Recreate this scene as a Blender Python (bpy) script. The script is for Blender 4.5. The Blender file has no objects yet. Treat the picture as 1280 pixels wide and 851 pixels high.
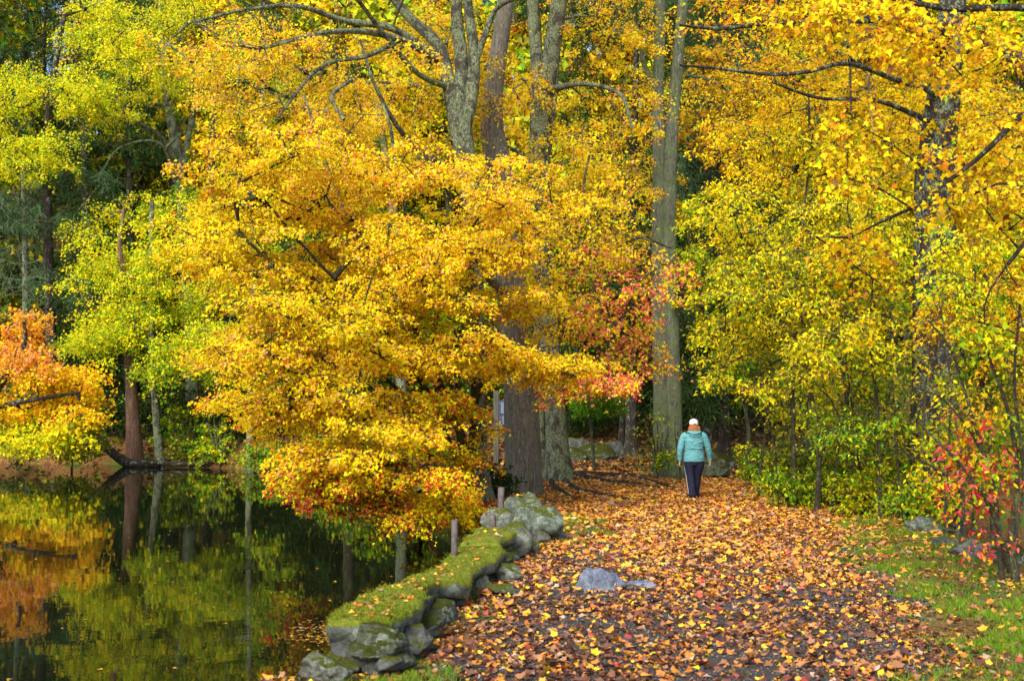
import bpy, math, random
import numpy as np
from math import radians, sin, cos, pi

R = np.random.default_rng(11)
random.seed(11)
S = bpy.context.scene
COL = S.collection

# ------------------------------------------------------------------ camera, world, sun
F, CX, CY, TILT, CH = 1500.0, 640.0, 425.5, math.atan(79.5 / 1500.0), 2.0
cam_d = bpy.data.cameras.new('camera')
cam = bpy.data.objects.new('camera', cam_d)
COL.objects.link(cam)
cam.location = (0, 0, CH)
cam.rotation_euler = (pi / 2 + TILT, 0, 0)
cam_d.sensor_width = 36
cam_d.lens = F / 1280.0 * 36
cam_d.clip_end = 2000
cam_d.clip_start = 0.05
cam_d.dof.use_dof = True
cam_d.dof.focus_distance = 24.0
cam_d.dof.aperture_fstop = 3.2
S.camera = cam

w = bpy.data.worlds.new("World")
S.world = w
w.use_nodes = True
nt = w.node_tree
nt.nodes.clear()
sky = nt.nodes.new('ShaderNodeTexSky')
sky.sky_type = 'NISHITA'
sky.sun_disc = False
SUN_EL, SUN_AZ = radians(40), radians(205)     # azimuth clockwise from +Y: behind the camera, to its left
sky.sun_elevation = SUN_EL
sky.sun_rotation = SUN_AZ
bg = nt.nodes.new('ShaderNodeBackground')
bg.inputs[1].default_value = 0.15
wo = nt.nodes.new('ShaderNodeOutputWorld')
nt.links.new(sky.outputs[0], bg.inputs[0])
nt.links.new(bg.outputs[0], wo.inputs[0])

sd = bpy.data.lights.new('sun', 'SUN')
sd.energy = 3.0
sd.angle = radians(32)
sd.color = (1.0, 0.96, 0.88)
so = bpy.data.objects.new('sun', sd)
COL.objects.link(so)
from mathutils import Vector
sdir = Vector((sin(SUN_AZ) * cos(SUN_EL), cos(SUN_AZ) * cos(SUN_EL), sin(SUN_EL)))
so.rotation_euler = sdir.to_track_quat('Z', 'Y').to_euler()
SD = np.array(sdir)

S.view_settings.view_transform = 'Standard'
S.view_settings.look = 'None'
S.view_settings.gamma = 1
S.view_settings.exposure = 1.0
S.render.engine = 'CYCLES'
cy = S.cycles
cy.max_bounces = 7
cy.diffuse_bounces = 2
cy.glossy_bounces = 3
cy.transmission_bounces = 4
cy.transparent_max_bounces = 4
cy.caustics_reflective = False
cy.caustics_refractive = False
cy.use_adaptive_sampling = True
cy.adaptive_threshold = 0.015
cy.use_denoising = True
try:
    cy.denoiser = 'OPENIMAGEDENOISE'
    cy.denoising_input_passes = 'RGB_ALBEDO_NORMAL'
    cy.denoising_prefilter = 'ACCURATE'
except Exception:
    pass
cy.sample_clamp_indirect = 4

# ------------------------------------------------------------------ helpers: camera mapping, noise
def at(px, py, Y):
    u, v = (px - CX) / F, (CY - py) / F
    d = np.array([u, cos(TILT) - v * sin(TILT), sin(TILT) + v * cos(TILT)])
    s = Y / d[1]
    return np.array([0, 0, CH]) + d * s

_T = R.random(4096)
def _h(i, j, k):
    return _T[(i * 73856093 ^ j * 19349663 ^ k * 83492791) & 4095]
def vn(P):
    P = np.asarray(P, float)
    I = np.floor(P).astype(np.int64)
    f = P - I
    f = f * f * (3 - 2 * f)
    i, j, k = I[:, 0], I[:, 1], I[:, 2]
    x, y, z = f[:, 0], f[:, 1], f[:, 2]
    a = _h(i, j, k) * (1 - x) + _h(i + 1, j, k) * x
    b = _h(i, j + 1, k) * (1 - x) + _h(i + 1, j + 1, k) * x
    c = _h(i, j, k + 1) * (1 - x) + _h(i + 1, j, k + 1) * x
    d = _h(i, j + 1, k + 1) * (1 - x) + _h(i + 1, j + 1, k + 1) * x
    return (a * (1 - y) + b * y) * (1 - z) + (c * (1 - y) + d * y) * z
def fbm(P, o=4):
    P = np.asarray(P, float)
    s, a, t = 0, 1.0, 0
    for k in range(o):
        s = s + a * vn(P * (2.03 ** k) + 17.3 * k)
        t += a
        a *= 0.5
    return s / t
def nrm(v):
    v = np.asarray(v, float)
    return v / (np.linalg.norm(v, axis=-1, keepdims=True) + 1e-9)
def sstep(a, b, x):
    t = np.clip((x - a) / (b - a), 0, 1)
    return t * t * (3 - 2 * t)

# ------------------------------------------------------------------ terrain
WATER_Z = -0.7
POND = np.array([(-2.6, 3), (-2.5, 7), (-2.1, 8.6), (-1.55, 9.5), (-1.22, 10.7), (-.92, 12.6), (-0.58, 15.4), (-.4, 18.2), (-0.45, 20.5), (-1.0, 22.5),
                 (-1.9, 26), (-1.9, 31), (-3.6, 37), (-5.4, 43), (-9.0, 48), (-15, 53), (-26, 55.5), (-60, 55), (-60, 3)])
PATH_Y = np.array([-5, 5, 8.7, 12, 15.4, 19, 23, 27, 31, 36, 43, 50])
PATH_L = np.array([-1.2, -.9, -0.5, -0.1, .3, .7, 1.0, 1.2, 1.3, 1.5, 1.6, -2])
PATH_R = np.array([2.6, 2.8, 3.2, 3.9, 4.6, 5.2, 5.6, 5.7, 5.9, 6.0, 5.5, 3])
EDGE_Y = np.array([0, 9, 13.6, 18.8, 22, 26])
EDGE_X = np.array([5.0, 5.2, 5.75, 6.7, 7.0, 7.6])

def pond_sd(x, y):
    """signed distance to the shore, negative over the water"""
    P = np.stack([x, y], -1)
    A = POND
    B = np.roll(A, -1, 0)
    best = np.full(x.shape, 1e9)
    ins = np.zeros(x.shape, bool)
    for a, b in zip(A, B):
        ab = b - a
        t = np.clip(((P - a) @ ab) / (ab @ ab), 0, 1)
        d = np.linalg.norm(P - (a + t[..., None] * ab), axis=-1)
        best = np.minimum(best, d)
        c = ((a[1] > y) != (b[1] > y))
        with np.errstate(divide='ignore', invalid='ignore'):
            xi = a[0] + (y - a[1]) * (b[0] - a[0]) / (b[1] - a[1] if b[1] != a[1] else 1e-9)
        ins ^= c & (x < xi)
    return np.where(ins, -best, best)

def gz(x, y):
    x = np.atleast_1d(np.asarray(x, float)); y = np.atleast_1d(np.asarray(y, float))
    x, y = np.broadcast_arrays(x, y)
    x = x.copy(); y = y.copy()
    q = np.stack([x, y, 0 * x], -1).reshape(-1, 3)
    n1 = (fbm(q * 0.35, 3).reshape(x.shape) - .5)
    n2 = (fbm(q * 2.1 + 9, 3).reshape(x.shape) - .5)
    z = n1 * 0.12 + n2 * 0.05
    # wooded slope beyond
    z = z + 0.085 * np.clip(y - 47, 0, 70) * (0.6 + 0.4 * sstep(-6, 6, x)) + 0.22 * np.clip(n1, 0, 1) * np.clip(y - 44, 0, 8)
    z = z + .52 * np.clip(y - 98, 0, 75)
    z = z + 0.07 * np.clip(x - 10, 0, 40) * sstep(26, 40, y)
    # dip on the far side of the causeway
    ex = np.interp(y, EDGE_Y, EDGE_X)
    z = z - 1.0 * sstep(-0.2, 1.6, x - ex) * (1 - sstep(22.5, 27, y)) * (1 - sstep(9, 16, x - ex) * .7)
    s = pond_sd(x, y)
    wdt = 0.35 + 2.4 * sstep(20, 40, y)
    lo = -1.5 + 0 * z
    # low far bank
    z = z - 0.35 * sstep(30, 44, y) * (1 - sstep(0, 5, s))
    k = sstep(-0.5 * wdt, 0.6 * wdt, s + n2 * 0.5 * wdt)
    return lo * (1 - k) + z * k

def gz1(x, y):
    return float(gz(x, y)[0])

def path_mask(x, y):
    l = np.interp(y, PATH_Y, PATH_L); r = np.interp(y, PATH_Y, PATH_R)
    q = np.stack([x, y, 0 * x], -1).reshape(-1, 3)
    n = (fbm(q * 1.3 + 4, 3).reshape(x.shape) - .5) * 1.2
    return np.minimum(x - l, r - x) + n

# ------------------------------------------------------------------ mesh building
def mesh_quads(name, V, Q, mats, col=None, smooth=False, Tri=None, matidx=None):
    me = bpy.data.meshes.new(name)
    V = np.asarray(V, np.float32).reshape(-1, 3)
    Q = np.asarray(Q, np.int32).reshape(-1, 4)
    nT = 0 if Tri is None else len(Tri)
    me.vertices.add(len(V)); me.vertices.foreach_set('co', V.ravel())
    loops = Q.ravel()
    starts = np.arange(len(Q)) * 4
    tot = np.full(len(Q), 4)
    if nT:
        Tri = np.asarray(Tri, np.int32)
        starts = np.concatenate([starts, len(loops) + np.arange(nT) * 3])
        tot = np.concatenate([tot, np.full(nT, 3)])
        loops = np.concatenate([loops, Tri.ravel()])
    me.loops.add(len(loops)); me.loops.foreach_set('vertex_index', loops.astype(np.int32))
    me.polygons.add(len(starts)); me.polygons.foreach_set('loop_start', starts.astype(np.int32))
    try:
        me.polygons.foreach_set('loop_total', tot.astype(np.int32))
    except Exception:
        pass
    if smooth:
        me.polygons.foreach_set('use_smooth', np.ones(len(starts), bool))
    for m in (mats if isinstance(mats, (list, tuple)) else [mats]):
        me.materials.append(m)
    if matidx is not None:
        me.polygons.foreach_set('material_index', np.asarray(matidx, np.int32))
    if col is not None:
        at_ = me.attributes.new('tint', 'FLOAT_COLOR', 'FACE')
        c = np.ones((len(starts), 4), np.float32)
        c[:, :3] = col
        at_.data.foreach_set('color', c.ravel())
    me.update(calc_edges=True)
    me.validate()
    return me

def link(name, me, parent=None, loc=None):
    o = bpy.data.objects.new(name, me)
    COL.objects.link(o)
    if loc is not None:
        o.location = loc
    if parent is not None:
        o.parent = parent
    return o
def empty(name, loc, label, cat, group=None):
    o = bpy.data.objects.new(name, None)
    COL.objects.link(o)
    o.location = loc
    o.empty_display_size = 0.2
    tag(o, label, cat, group)
    return o
def tag(o, label=None, cat=None, group=None, kind=None):
    if label: o['label'] = label
    if cat: o['category'] = cat
    if group: o['group'] = group
    if kind: o['kind'] = kind
    return o

class MB:
    def __init__(s):
        s.V, s.Q, s.n = [], [], 0
    def add(s, V, Q):
        s.V.append(V); s.Q.append(np.asarray(Q) + s.n); s.n += len(V)
    def tube(s, P, rad, k=6, noise=0.0, nf=3.0, flare=None, cap=True):
        P = np.asarray(P, float); rad = np.asarray(rad, float)
        n = len(P)
        T = np.gradient(P, axis=0); T = nrm(T)
        ref = np.array([0.0, 1.0, 0.0]) if abs(T[0][1]) < .9 else np.array([1.0, 0, 0])
        B = np.empty((n, 3)); Nn = np.empty((n, 3))
        u = ref - T[0] * (ref @ T[0]); u /= np.linalg.norm(u)
        for i in range(n):
            u = u - T[i] * (u @ T[i]); u /= (np.linalg.norm(u) + 1e-9)
            B[i] = u; Nn[i] = np.cross(T[i], u)
        a = np.arange(k) * 2 * pi / k
        ring = B[:, None, :] * np.cos(a)[None, :, None] + Nn[:, None, :] * np.sin(a)[None, :, None]
        rr = rad[:, None] * np.ones(k)[None]
        if noise:
            q = P[:, None, :] + ring * rad[:, None, None]
            qq = (q * np.array([nf, nf, nf * .3])).reshape(-1, 3)
            rr = rr * (1 + noise * 2 * (fbm(qq, 4).reshape(n, k) - .5))
        if flare is not None:
            rr = rr * flare(P, a)
        V = P[:, None, :] + ring * rr[..., None]
        i = np.arange(n - 1)[:, None] * k; j = np.arange(k)[None]; j2 = (j + 1) % k
        Q = np.stack([i + j, i + j2, i + k + j2, i + k + j], -1).reshape(-1, 4)
        s.add(V.reshape(-1, 3), Q)
    def mesh(s, name, mat, org=(0, 0, 0), smooth=True):
        return mesh_quads(name, np.concatenate(s.V) - np.asarray(org), np.concatenate(s.Q), mat, smooth=smooth)

def spline(P, n):
    """Catmull-Rom through rows of P, n samples per span"""
    P = np.asarray(P, float)
    E = np.vstack([2 * P[0] - P[1], P, 2 * P[-1] - P[-2]])
    out = []
    for i in range(1, len(E) - 2):
        t = np.linspace(0, 1, n, endpoint=False)[:, None]
        a, b, c, d = E[i - 1], E[i], E[i + 1], E[i + 2]
        out.append(0.5 * (2 * b + (c - a) * t + (2 * a - 5 * b + 4 * c - d) * t ** 2 + (3 * b - a - 3 * c + d) * t ** 3))
    out.append(P[-1:])
    return np.vstack(out)

# ------------------------------------------------------------------ leaves
TRI = np.array([(0, 0, 0), (.52, .34, .13), (.2, .52, .05), (0, 1.05, -.1), (-.2, .52, .05), (-.52, .34, .13)])      # small lobed leaf
TRIQ = np.array([(0, 1, 2, 3), (0, 3, 4, 5)])
OVAL = np.array([(0, 0, 0), (.30, .35, .09), (.22, .75, .05), (0, 1.1, -.14), (-.22, .75, .05), (-.30, .35, .09)])   # beech-like leaf
MAPLE = np.array([(0, 0, 0), (.30, -.02, .05), (.28, .22, .03), (.62, .42, .12), (.26, .58, .03), (0, 1.1, -.15),
                  (-.26, .58, .03), (-.62, .42, .12), (-.28, .22, .03), (-.30, -.02, .05)])
MAPLEQ = np.array([(0, 1, 2, 3), (0, 3, 4, 5), (0, 5, 6, 7), (0, 7, 8, 9)])
NEED = np.array([(-.05, 0, 0), (.05, 0, 0), (.09, 1, -.1), (-.09, 1, -.1)])
NEEDQ = np.array([(0, 1, 2, 3)])
SHAPES = {'tri': (TRI, TRIQ), 'oval': (OVAL, TRIQ), 'maple': (MAPLE, MAPLEQ), 'need': (NEED, NEEDQ)}

def leaves(P, N, size, tip=None, shape='tri'):
    """one leaf per row of P; N face normals; tip: preferred pointing direction"""
    T, Qt = SHAPES[shape]
    n = len(P)
    N = nrm(N)
    d = nrm(R.normal(size=(n, 3)))
    if tip is not None:
        d = nrm(d * 0.8 + tip)
    t = nrm(d - N * (d * N).sum(1, keepdims=True))
    b = np.cross(t, N)
    s = np.asarray(size)[:, None, None]
    Tx = T[None, :, :].repeat(n, 0)
    Tx[:, :, 2] *= R.uniform(.2, 2.2, (n, 1))
    Tx[:, :, 0] *= R.uniform(.7, 1.05, (n, 1))
    V = P[:, None, :] + s * (Tx[:, :, 0:1] * b[:, None] + Tx[:, :, 1:2] * t[:, None] + Tx[:, :, 2:3] * N[:, None])
    Q = (Qt[None] + (np.arange(n) * len(T))[:, None, None])
    return V.reshape(-1, 3), Q.reshape(-1, 4), len(Qt)

def pick(pal, n, bias=None):
    """n pigments out of a weighted palette [(w,(r,g,b))...]; bias (n,) in 0..1 orders patches"""
    w_ = np.array([p[0] for p in pal], float); w_ /= w_.sum()
    c = np.array([p[1] for p in pal], float)
    u = R.random(n)
    if bias is not None:
        u = np.clip(u + (bias - .5) * .5, 0, .9999)
        u = np.where((u <= 0) | (u >= .9999), R.random(n), u)
    cum = np.cumsum(w_)
    i = np.searchsorted(cum, u)
    i = np.clip(i, 0, len(c) - 1)
    out = c[i] * R.uniform(.8, 1.18, (n, 1)) * R.uniform(.93, 1.07, (n, 3))
    return np.clip(out, 0, .95)

YEL = (.94, .69, .006); GOLD = (.93, .54, .006); LEM = (.80, .72, .008); ORA = (.90, .33, .012); REDO = (.70, .09, .02)
PINK = (.66, .11, .09); RED = (.52, .03, .025); LIME = (.36, .50, .008); GRN = (.13, .32, .008); OLV = (.33, .30, .012); DGR = (.03, .07, .012)
BRN = (.28, .12, .04); SALM = (.86, .38, .13); PALE = (.80, .58, .30)
PAL = {
 'maple': [(4, LIME), (9, LEM), (46, YEL), (28, GOLD), (8, SALM), (6, ORA), (4, REDO)],
 'mapletop': [(4, LIME), (10, LEM), (38, YEL), (28, GOLD), (9, ORA), (9, SALM), (2, REDO)],
 'maplelow': [(10, LIME), (10, LEM), (30, YEL), (14, GOLD), (12, ORA), (14, REDO), (10, RED)],
 'redtip': [(10, LIME), (18, LEM), (14, GOLD), (20, REDO), (22, RED), (12, PINK)],
 'pinky': [(12, LIME), (22, YEL), (14, GOLD), (18, SALM), (20, (.80, .13, .10)), (14, (.70, .07, .05))],
 'gold': [(4, LIME), (10, LEM), (30, YEL), (40, GOLD), (10, ORA), (6, BRN)],
 'goldbrown': [(10, OLV), (14, YEL), (34, GOLD), (16, ORA), (14, BRN), (8, LIME)],
 'yelgreen': [(32, GRN), (32, LIME), (12, OLV), (14, LEM), (9, YEL), (1, GOLD)],
 'yelgreen2': [(20, GRN), (36, LIME), (4, OLV), (22, LEM), (17, YEL), (1, GOLD)],
 'yellow': [(11, GRN), (25, LIME), (32, LEM), (28, YEL), (4, GOLD)],
 'amber': [(10, (.08, .17, .012)), (8, LIME), (16, OLV), (22, LEM), (30, YEL), (16, GOLD)],
 'thicket': [(14, (.08, .17, .012)), (12, LIME), (28, OLV), (14, LEM), (20, YEL), (10, GOLD), (5, BRN)],
 'olive': [(16, GRN), (26, OLV), (22, LIME), (14, LEM), (12, YEL), (6, BRN)],
 'orange': [(10, LEM), (28, YEL), (40, GOLD), (18, ORA), (2, REDO)],
 'orangered': [(34, GOLD), (34, ORA), (4, REDO), (28, SALM)],
 'green': [(60, GRN), (25, (.09, .20, .012)), (15, LIME)],
 'under': [(30, GRN), (20, OLV), (18, (.07, .13, .015)), (16, LIME), (12, LEM)],
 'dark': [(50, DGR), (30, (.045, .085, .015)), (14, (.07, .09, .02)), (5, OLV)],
 'pine': [(50, (.05, .10, .03)), (30, (.07, .12, .04)), (20, (.09, .13, .06))],
 'redshrub': [(14, LIME), (18, GOLD), (14, ORA), (34, PINK), (26, RED)],
}

# ------------------------------------------------------------------ materials
def new_mat(name):
    m = bpy.data.materials.new(name)
    m.use_nodes = True
    t = m.node_tree
    t.nodes.clear()
    return m, t, t.nodes.new, t.links.new
def ramp(t, fac, stops):
    r = t.nodes.new('ShaderNodeValToRGB')
    e = r.color_ramp.elements
    while len(e) < len(stops): e.new(0.5)
    for el, (p, c) in zip(e, stops):
        el.position = p; el.color = (*c, 1) if len(c) == 3 else c
    t.links.new(fac, r.inputs[0])
    return r.outputs[0]
def noise(t, vec, scale, detail=5, rough=.6, dist=0):
    n = t.nodes.new('ShaderNodeTexNoise')
    n.inputs['Scale'].default_value = scale
    n.inputs['Detail'].default_value = detail
    n.inputs['Roughness'].default_value = rough
    n.inputs['Distortion'].default_value = dist
    if vec is not None: t.links.new(vec, n.inputs['Vector'])
    return n.outputs[0]
def mixc(t, fac, a, b):
    m = t.nodes.new('ShaderNodeMix'); m.data_type = 'RGBA'
    for i, v in ((0, fac), (6, a), (7, b)):
        if isinstance(v, (int, float)): m.inputs[i].default_value = v
        elif isinstance(v, tuple): m.inputs[i].default_value = (*v, 1)
        else: t.links.new(v, m.inputs[i])
    return m.outputs[2]
def math_(t, op, a, b=0.0):
    m = t.nodes.new('ShaderNodeMath'); m.operation = op
    for i, v in ((0, a), (1, b)):
        if isinstance(v, (int, float)): m.inputs[i].default_value = v
        else: t.links.new(v, m.inputs[i])
    return m.outputs[0]
def mapping(t, scale, kind='Object'):
    tc = t.nodes.new('ShaderNodeTexCoord'); mp = t.nodes.new('ShaderNodeMapping')
    mp.inputs['Scale'].default_value = scale
    t.links.new(tc.outputs[kind], mp.inputs[0])
    return mp.outputs[0]
def finish(m, t, colr, rough=.85, height=None, dist=.02, spec=.3, strength=1.0, **kw):
    p = t.nodes.new('ShaderNodeBsdfPrincipled'); o = t.nodes.new('ShaderNodeOutputMaterial')
    if isinstance(colr, tuple): p.inputs['Base Color'].default_value = (*colr, 1)
    else: t.links.new(colr, p.inputs['Base Color'])
    if isinstance(rough, (int, float)): p.inputs['Roughness'].default_value = rough
    else: t.links.new(rough, p.inputs['Roughness'])
    p.inputs['Specular IOR Level'].default_value = spec
    for k, v in kw.items(): p.inputs[k.replace('_', ' ')].default_value = v
    if height is not None:
        b = t.nodes.new('ShaderNodeBump'); b.inputs['Distance'].default_value = dist; b.inputs['Strength'].default_value = strength
        t.links.new(height, b.inputs['Height']); t.links.new(b.outputs[0], p.inputs['Normal'])
    t.links.new(p.outputs[0], o.inputs[0])
    return m

def leaf_mat(name, trans=.4, rough=.55, spec=.12):
    m, t, N, L = new_mat(name)
    a = N('ShaderNodeAttribute'); a.attribute_name = 'tint'
    p = N('ShaderNodeBsdfPrincipled'); L(a.outputs['Color'], p.inputs['Base Color'])
    p.inputs['Roughness'].default_value = rough; p.inputs['Specular IOR Level'].default_value = spec
    tr = N('ShaderNodeBsdfTranslucent'); L(a.outputs['Color'], tr.inputs[0])
    mx = N('ShaderNodeMixShader'); mx.inputs[0].default_value = trans
    L(p.outputs[0], mx.inputs[1]); L(tr.outputs[0], mx.inputs[2])
    o = N('ShaderNodeOutputMaterial'); L(mx.outputs[0], o.inputs[0])
    return m
M_LEAF = leaf_mat('foliage', .40)
M_NEED = leaf_mat('needles', .2, .7, .2)
M_LITTER = leaf_mat('fallen_leaf', .12, .6, .3)
M_GRASS = leaf_mat('grass_blade', .3, .6, .2)

def bark(name, dark, light, lichen, lich_amt=.5, vert=.28, sc=9.0):
    m, t, N, L = new_mat(name)
    v = mapping(t, (1, 1, vert))
    n1 = noise(t, v, sc, 8, .72, .9)
    nr = noise(t, v, sc * 1.9, 6, .65, 1.6)
    crack = math_(t, 'MINIMUM', math_(t, 'MULTIPLY', math_(t, 'ABSOLUTE', math_(t, 'SUBTRACT', nr, .5)), 9.0), 1.0)
    h = math_(t, 'ADD', math_(t, 'MULTIPLY', crack, .42), math_(t, 'MULTIPLY', n1, 1.0))
    base = ramp(t, h, [(.38, dark), (.98, light)])
    v2 = mapping(t, (1, 1, .75))
    n2 = noise(t, v2, 4.2, 10, .78, .6)
    lf = ramp(t, n2, [(.60 - .13 * lich_amt, (0, 0, 0)), (.63 - .13 * lich_amt, (1, 1, 1))])
    n3 = noise(t, v2, 30, 5, .75)
    lf2 = math_(t, 'MULTIPLY', lf, ramp(t, n3, [(.42, (0, 0, 0)), (.54, (.95, .95, .95))]))
    lc = mixc(t, noise(t, v2, 7, 3), lichen, tuple(min(1, c * 1.5) for c in lichen))
    c = mixc(t, lf2, base, lc)
    return finish(m, t, c, .9, h, .035, .15)
B_BROWN = bark('bark_brown_furrowed', (.08, .065, .05), (.46, .40, .31), (.20, .21, .11), .45, .13, 17)
B_GREY = bark('bark_grey_lichen', (.035, .03, .022), (.17, .15, .11), (.27, .32, .17), 1.0, .4, 9)
B_PALE = bark('bark_pale_grey', (.07, .07, .05), (.30, .29, .23), (.16, .22, .07), 1.0, .3, 8)
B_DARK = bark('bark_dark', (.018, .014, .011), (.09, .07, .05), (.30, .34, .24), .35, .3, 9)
B_DARK2 = bark('bark_dark_mossy', (.02, .017, .012), (.10, .08, .05), (.10, .13, .03), .7, .4, 9)
B_RED = bark('bark_reddish', (.07, .035, .022), (.30, .17, .11), (.25, .24, .16), .2, .15, 8)
B_TWIG = bark('bark_twig', (.04, .032, .02), (.15, .12, .075), (.20, .21, .09), .8, .6, 20)
B_LICH = bark('bark_spotted_lichen', (.02, .016, .013), (.10, .075, .058), (.27, .31, .18), .7, .45, 8)

def moss_rock(name, stone, stone2, moss_amt=.5, lichen=(.38, .44, .36), mk=.55):
    m, t, N, L = new_mat(name)
    v = mapping(t, (1, 1, 1))
    n1 = noise(t, v, 9, 12, .8, .3)
    base = ramp(t, n1, [(.34, tuple(c * .3 for c in stone)), (.5, stone), (.68, stone2)])
    nl = noise(t, v, 3.7, 8, .75)
    base = mixc(t, ramp(t, nl, [(.55, (0, 0, 0)), (.62, (.8, .8, .8))]), base, lichen)
    g = N('ShaderNodeNewGeometry'); sx = N('ShaderNodeSeparateXYZ'); L(g.outputs['Normal'], sx.inputs[0])
    nm = noise(t, v, 2.6, 8, .7)
    f = math_(t, 'ADD', math_(t, 'MULTIPLY', sx.outputs[2], .55), math_(t, 'MULTIPLY', nm, 1.1))
    th = 1.28 - moss_amt * .8
    f = ramp(t, f, [(max(0, th - .08) / 1.0 if th < 1 else .92, (0, 0, 0)), (min(1, th + .05), (1, 1, 1))])
    nm2 = noise(t, v, 45, 5, .7)
    moss = ramp(t, nm2, [(.3, tuple(mk * c_ for c_ in (.035, .05, .006))), (.5, tuple(mk * c_ for c_ in (.15, .17, .012))), (.7, tuple(mk * c_ for c_ in (.30, .29, .02)))])
    c = mixc(t, f, base, moss) if moss_amt > 0 else base
    h = math_(t, 'ADD', n1, math_(t, 'MULTIPLY', nm2, .35))
    return finish(m, t, c, .92, h, .05, .2)
M_ROCK = moss_rock('rock_mossy', (.17, .17, .13), (.32, .33, .27), .48)
M_ROCKG = moss_rock('rock_green_moss', (.10, .11, .07), (.22, .24, .16), .6, mk=.3)
M_ROCKL = moss_rock('rock_pale_lichen', (.12, .14, .10), (.32, .36, .28), .3, (.36, .43, .36))
M_ROCKD = moss_rock('rock_dark', (.09, .09, .08), (.2, .2, .17), .3, (.18, .2, .16))
M_ROCKB = moss_rock('rock_bluish', (.19, .21, .27), (.42, .45, .52), 0.0, (.30, .32, .34))
M_MOSS = moss_rock('wall_moss', (.16, .17, .13), (.34, .36, .30), (.84), mk=1.3)

# ------------------------------------------------------------------ ground, path, water
def build_ground():
    xs = np.concatenate([np.arange(-400, -60, 20), np.arange(-60, -12, 1.0), np.arange(-12, -4, .3), np.arange(-4, 9, .09), np.arange(9, 20, .3),
                         np.arange(20, 60, 1.0), np.arange(60, 401, 20)])
    ys = np.concatenate([np.arange(-60, 0, 5), np.arange(0, 7, .4), np.arange(7, 24, .09), np.arange(24, 60, .25), np.arange(60, 120, 1.5), np.arange(120, 600, 20)])
    X, Y = np.meshgrid(xs, ys)
    Z = gz(X, Y)
    V = np.stack([X, Y, Z], -1).reshape(-1, 3)
    nx = len(xs)
    i = np.arange(len(ys) - 1)[:, None] * nx; j = np.arange(nx - 1)[None]
    Q = np.stack([i + j, i + j + 1, i + nx + j + 1, i + nx + j], -1).reshape(-1, 4)
    cx = V[Q].mean(1)
    pm = (path_mask(cx[:, 0], cx[:, 1]) > 0) & (cx[:, 1] > 2) & (cx[:, 1] < 46)
    # ground: brown litter and moss/grass
    m, t, N, L = new_mat('leafy_ground')
    v = mapping(t, (1, 1, 1))
    n1 = noise(t, v, 14, 8, .75)
    lit = ramp(t, n1, [(.3, (.022, .012, .007)), (.45, (.11, .05, .018)), (.58, (.26, .12, .03)), (.7, (.36, .17, .05))])
    n2 = noise(t, v, .55, 6, .65)
    grs = ramp(t, noise(t, v, 30, 5, .7), [(.3, (.03, .045, .008)), (.6, (.10, .16, .015))])
    c = mixc(t, ramp(t, n2, [(.50, (0, 0, 0)), (.60, (1, 1, 1))]), lit, grs)
    finish(m, t, c, .95, n1, .03, .2)
    m2, t, N, L = new_mat('gravel_path')
    v = mapping(t, (1, 1, 1))
    n1 = noise(t, v, 38, 6, .8); n0 = noise(t, v, 1.1, 5, .6)
    vo = N('ShaderNodeTexVoronoi'); vo.inputs['Scale'].default_value = 60; L(v, vo.inputs['Vector'])
    g = ramp(t, n1, [(.3, (.02, .016, .013)), (.5, (.072, .058, .048)), (.72, (.20, .165, .14))])
    g = mixc(t, ramp(t, n0, [(.4, (0, 0, 0)), (.7, (.5, .5, .5))]), g, (.10, .06, .04))
    h = math_(t, 'ADD', n1, math_(t, 'MULTIPLY', vo.outputs[0], .8))
    finish(m2, t, g, .85, h, .03, .3)
    def sub(mask, name, mat):
        q = Q[mask]
        used, inv = np.unique(q, return_inverse=True)
        o = link(name, mesh_quads(name, V[used], inv.reshape(-1, 4), mat, smooth=True))
        tag(o, kind='structure')
    sub(~pm, 'ground', m)
    sub(pm, 'path', m2)
    # pond
    m, t, N, L = new_mat('pond_water')
    v = mapping(t, (1.0, 1.0, 1))
    n1 = noise(t, v, .9, 3, .5); n2 = noise(t, v, 6, 3, .55)
    h = math_(t, 'ADD', n1, math_(t, 'MULTIPLY', n2, .12))
    finish(m, t, (.005, .007, .003), .015, h, .0035, .5, .7, IOR=1.17)
    me = mesh_quads('water', [(-70, -8, WATER_Z), (2.5, -8, WATER_Z), (2.5, 62, WATER_Z), (-70, 62, WATER_Z)], [(0, 1, 2, 3)], m)
    tag(link('water', me), kind='structure')
build_ground()

# ------------------------------------------------------------------ rocks
def icos(sub):
    import bmesh
    bm = bmesh.new(); bmesh.ops.create_icosphere(bm, subdivisions=sub, radius=1)
    V = np.array([v.co[:] for v in bm.verts]); Fc = np.array([[v.index for v in f.verts] for f in bm.faces]); bm.free()
    return V, Fc
ICO = {k: icos(k) for k in (3, 5)}
def rock_mesh(name, sx, sy, sz, mat, seed, sub=5, cuts=9, rough=.1):
    rr = np.random.default_rng(seed)
    V, Fc = ICO[sub]
    V = V.copy()
    for _ in range(cuts):
        d = nrm(rr.normal(size=3) * np.array([1, 1, .8])); k = rr.uniform(.5, .85)
        e = V @ d - k
        V = V - np.clip(e, 0, None)[:, None] * d * .93
    n = fbm(V * 1.6 + seed, 3) - .5
    V = V * (1 + n[:, None] * .5)
    V = V * np.array([sx, sy, sz])
    s = (sx * sy * sz) ** (1 / 3)
    n2 = fbm(V / s * 4 + seed * 3.1, 4) - .5 - .5 * np.abs(fbm(V / s * 2.3 + seed * 1.7, 3) - .5)
    n3 = np.abs(fbm(V / s * 9 + seed, 4) - .5)
    V = V + nrm(V) * ((n2 * rough * 2.3 - n3 * rough * 1.1) * s)[:, None]
    return mesh_quads(name, V, np.zeros((0, 4), int), mat, smooth=True, Tri=Fc)
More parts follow.
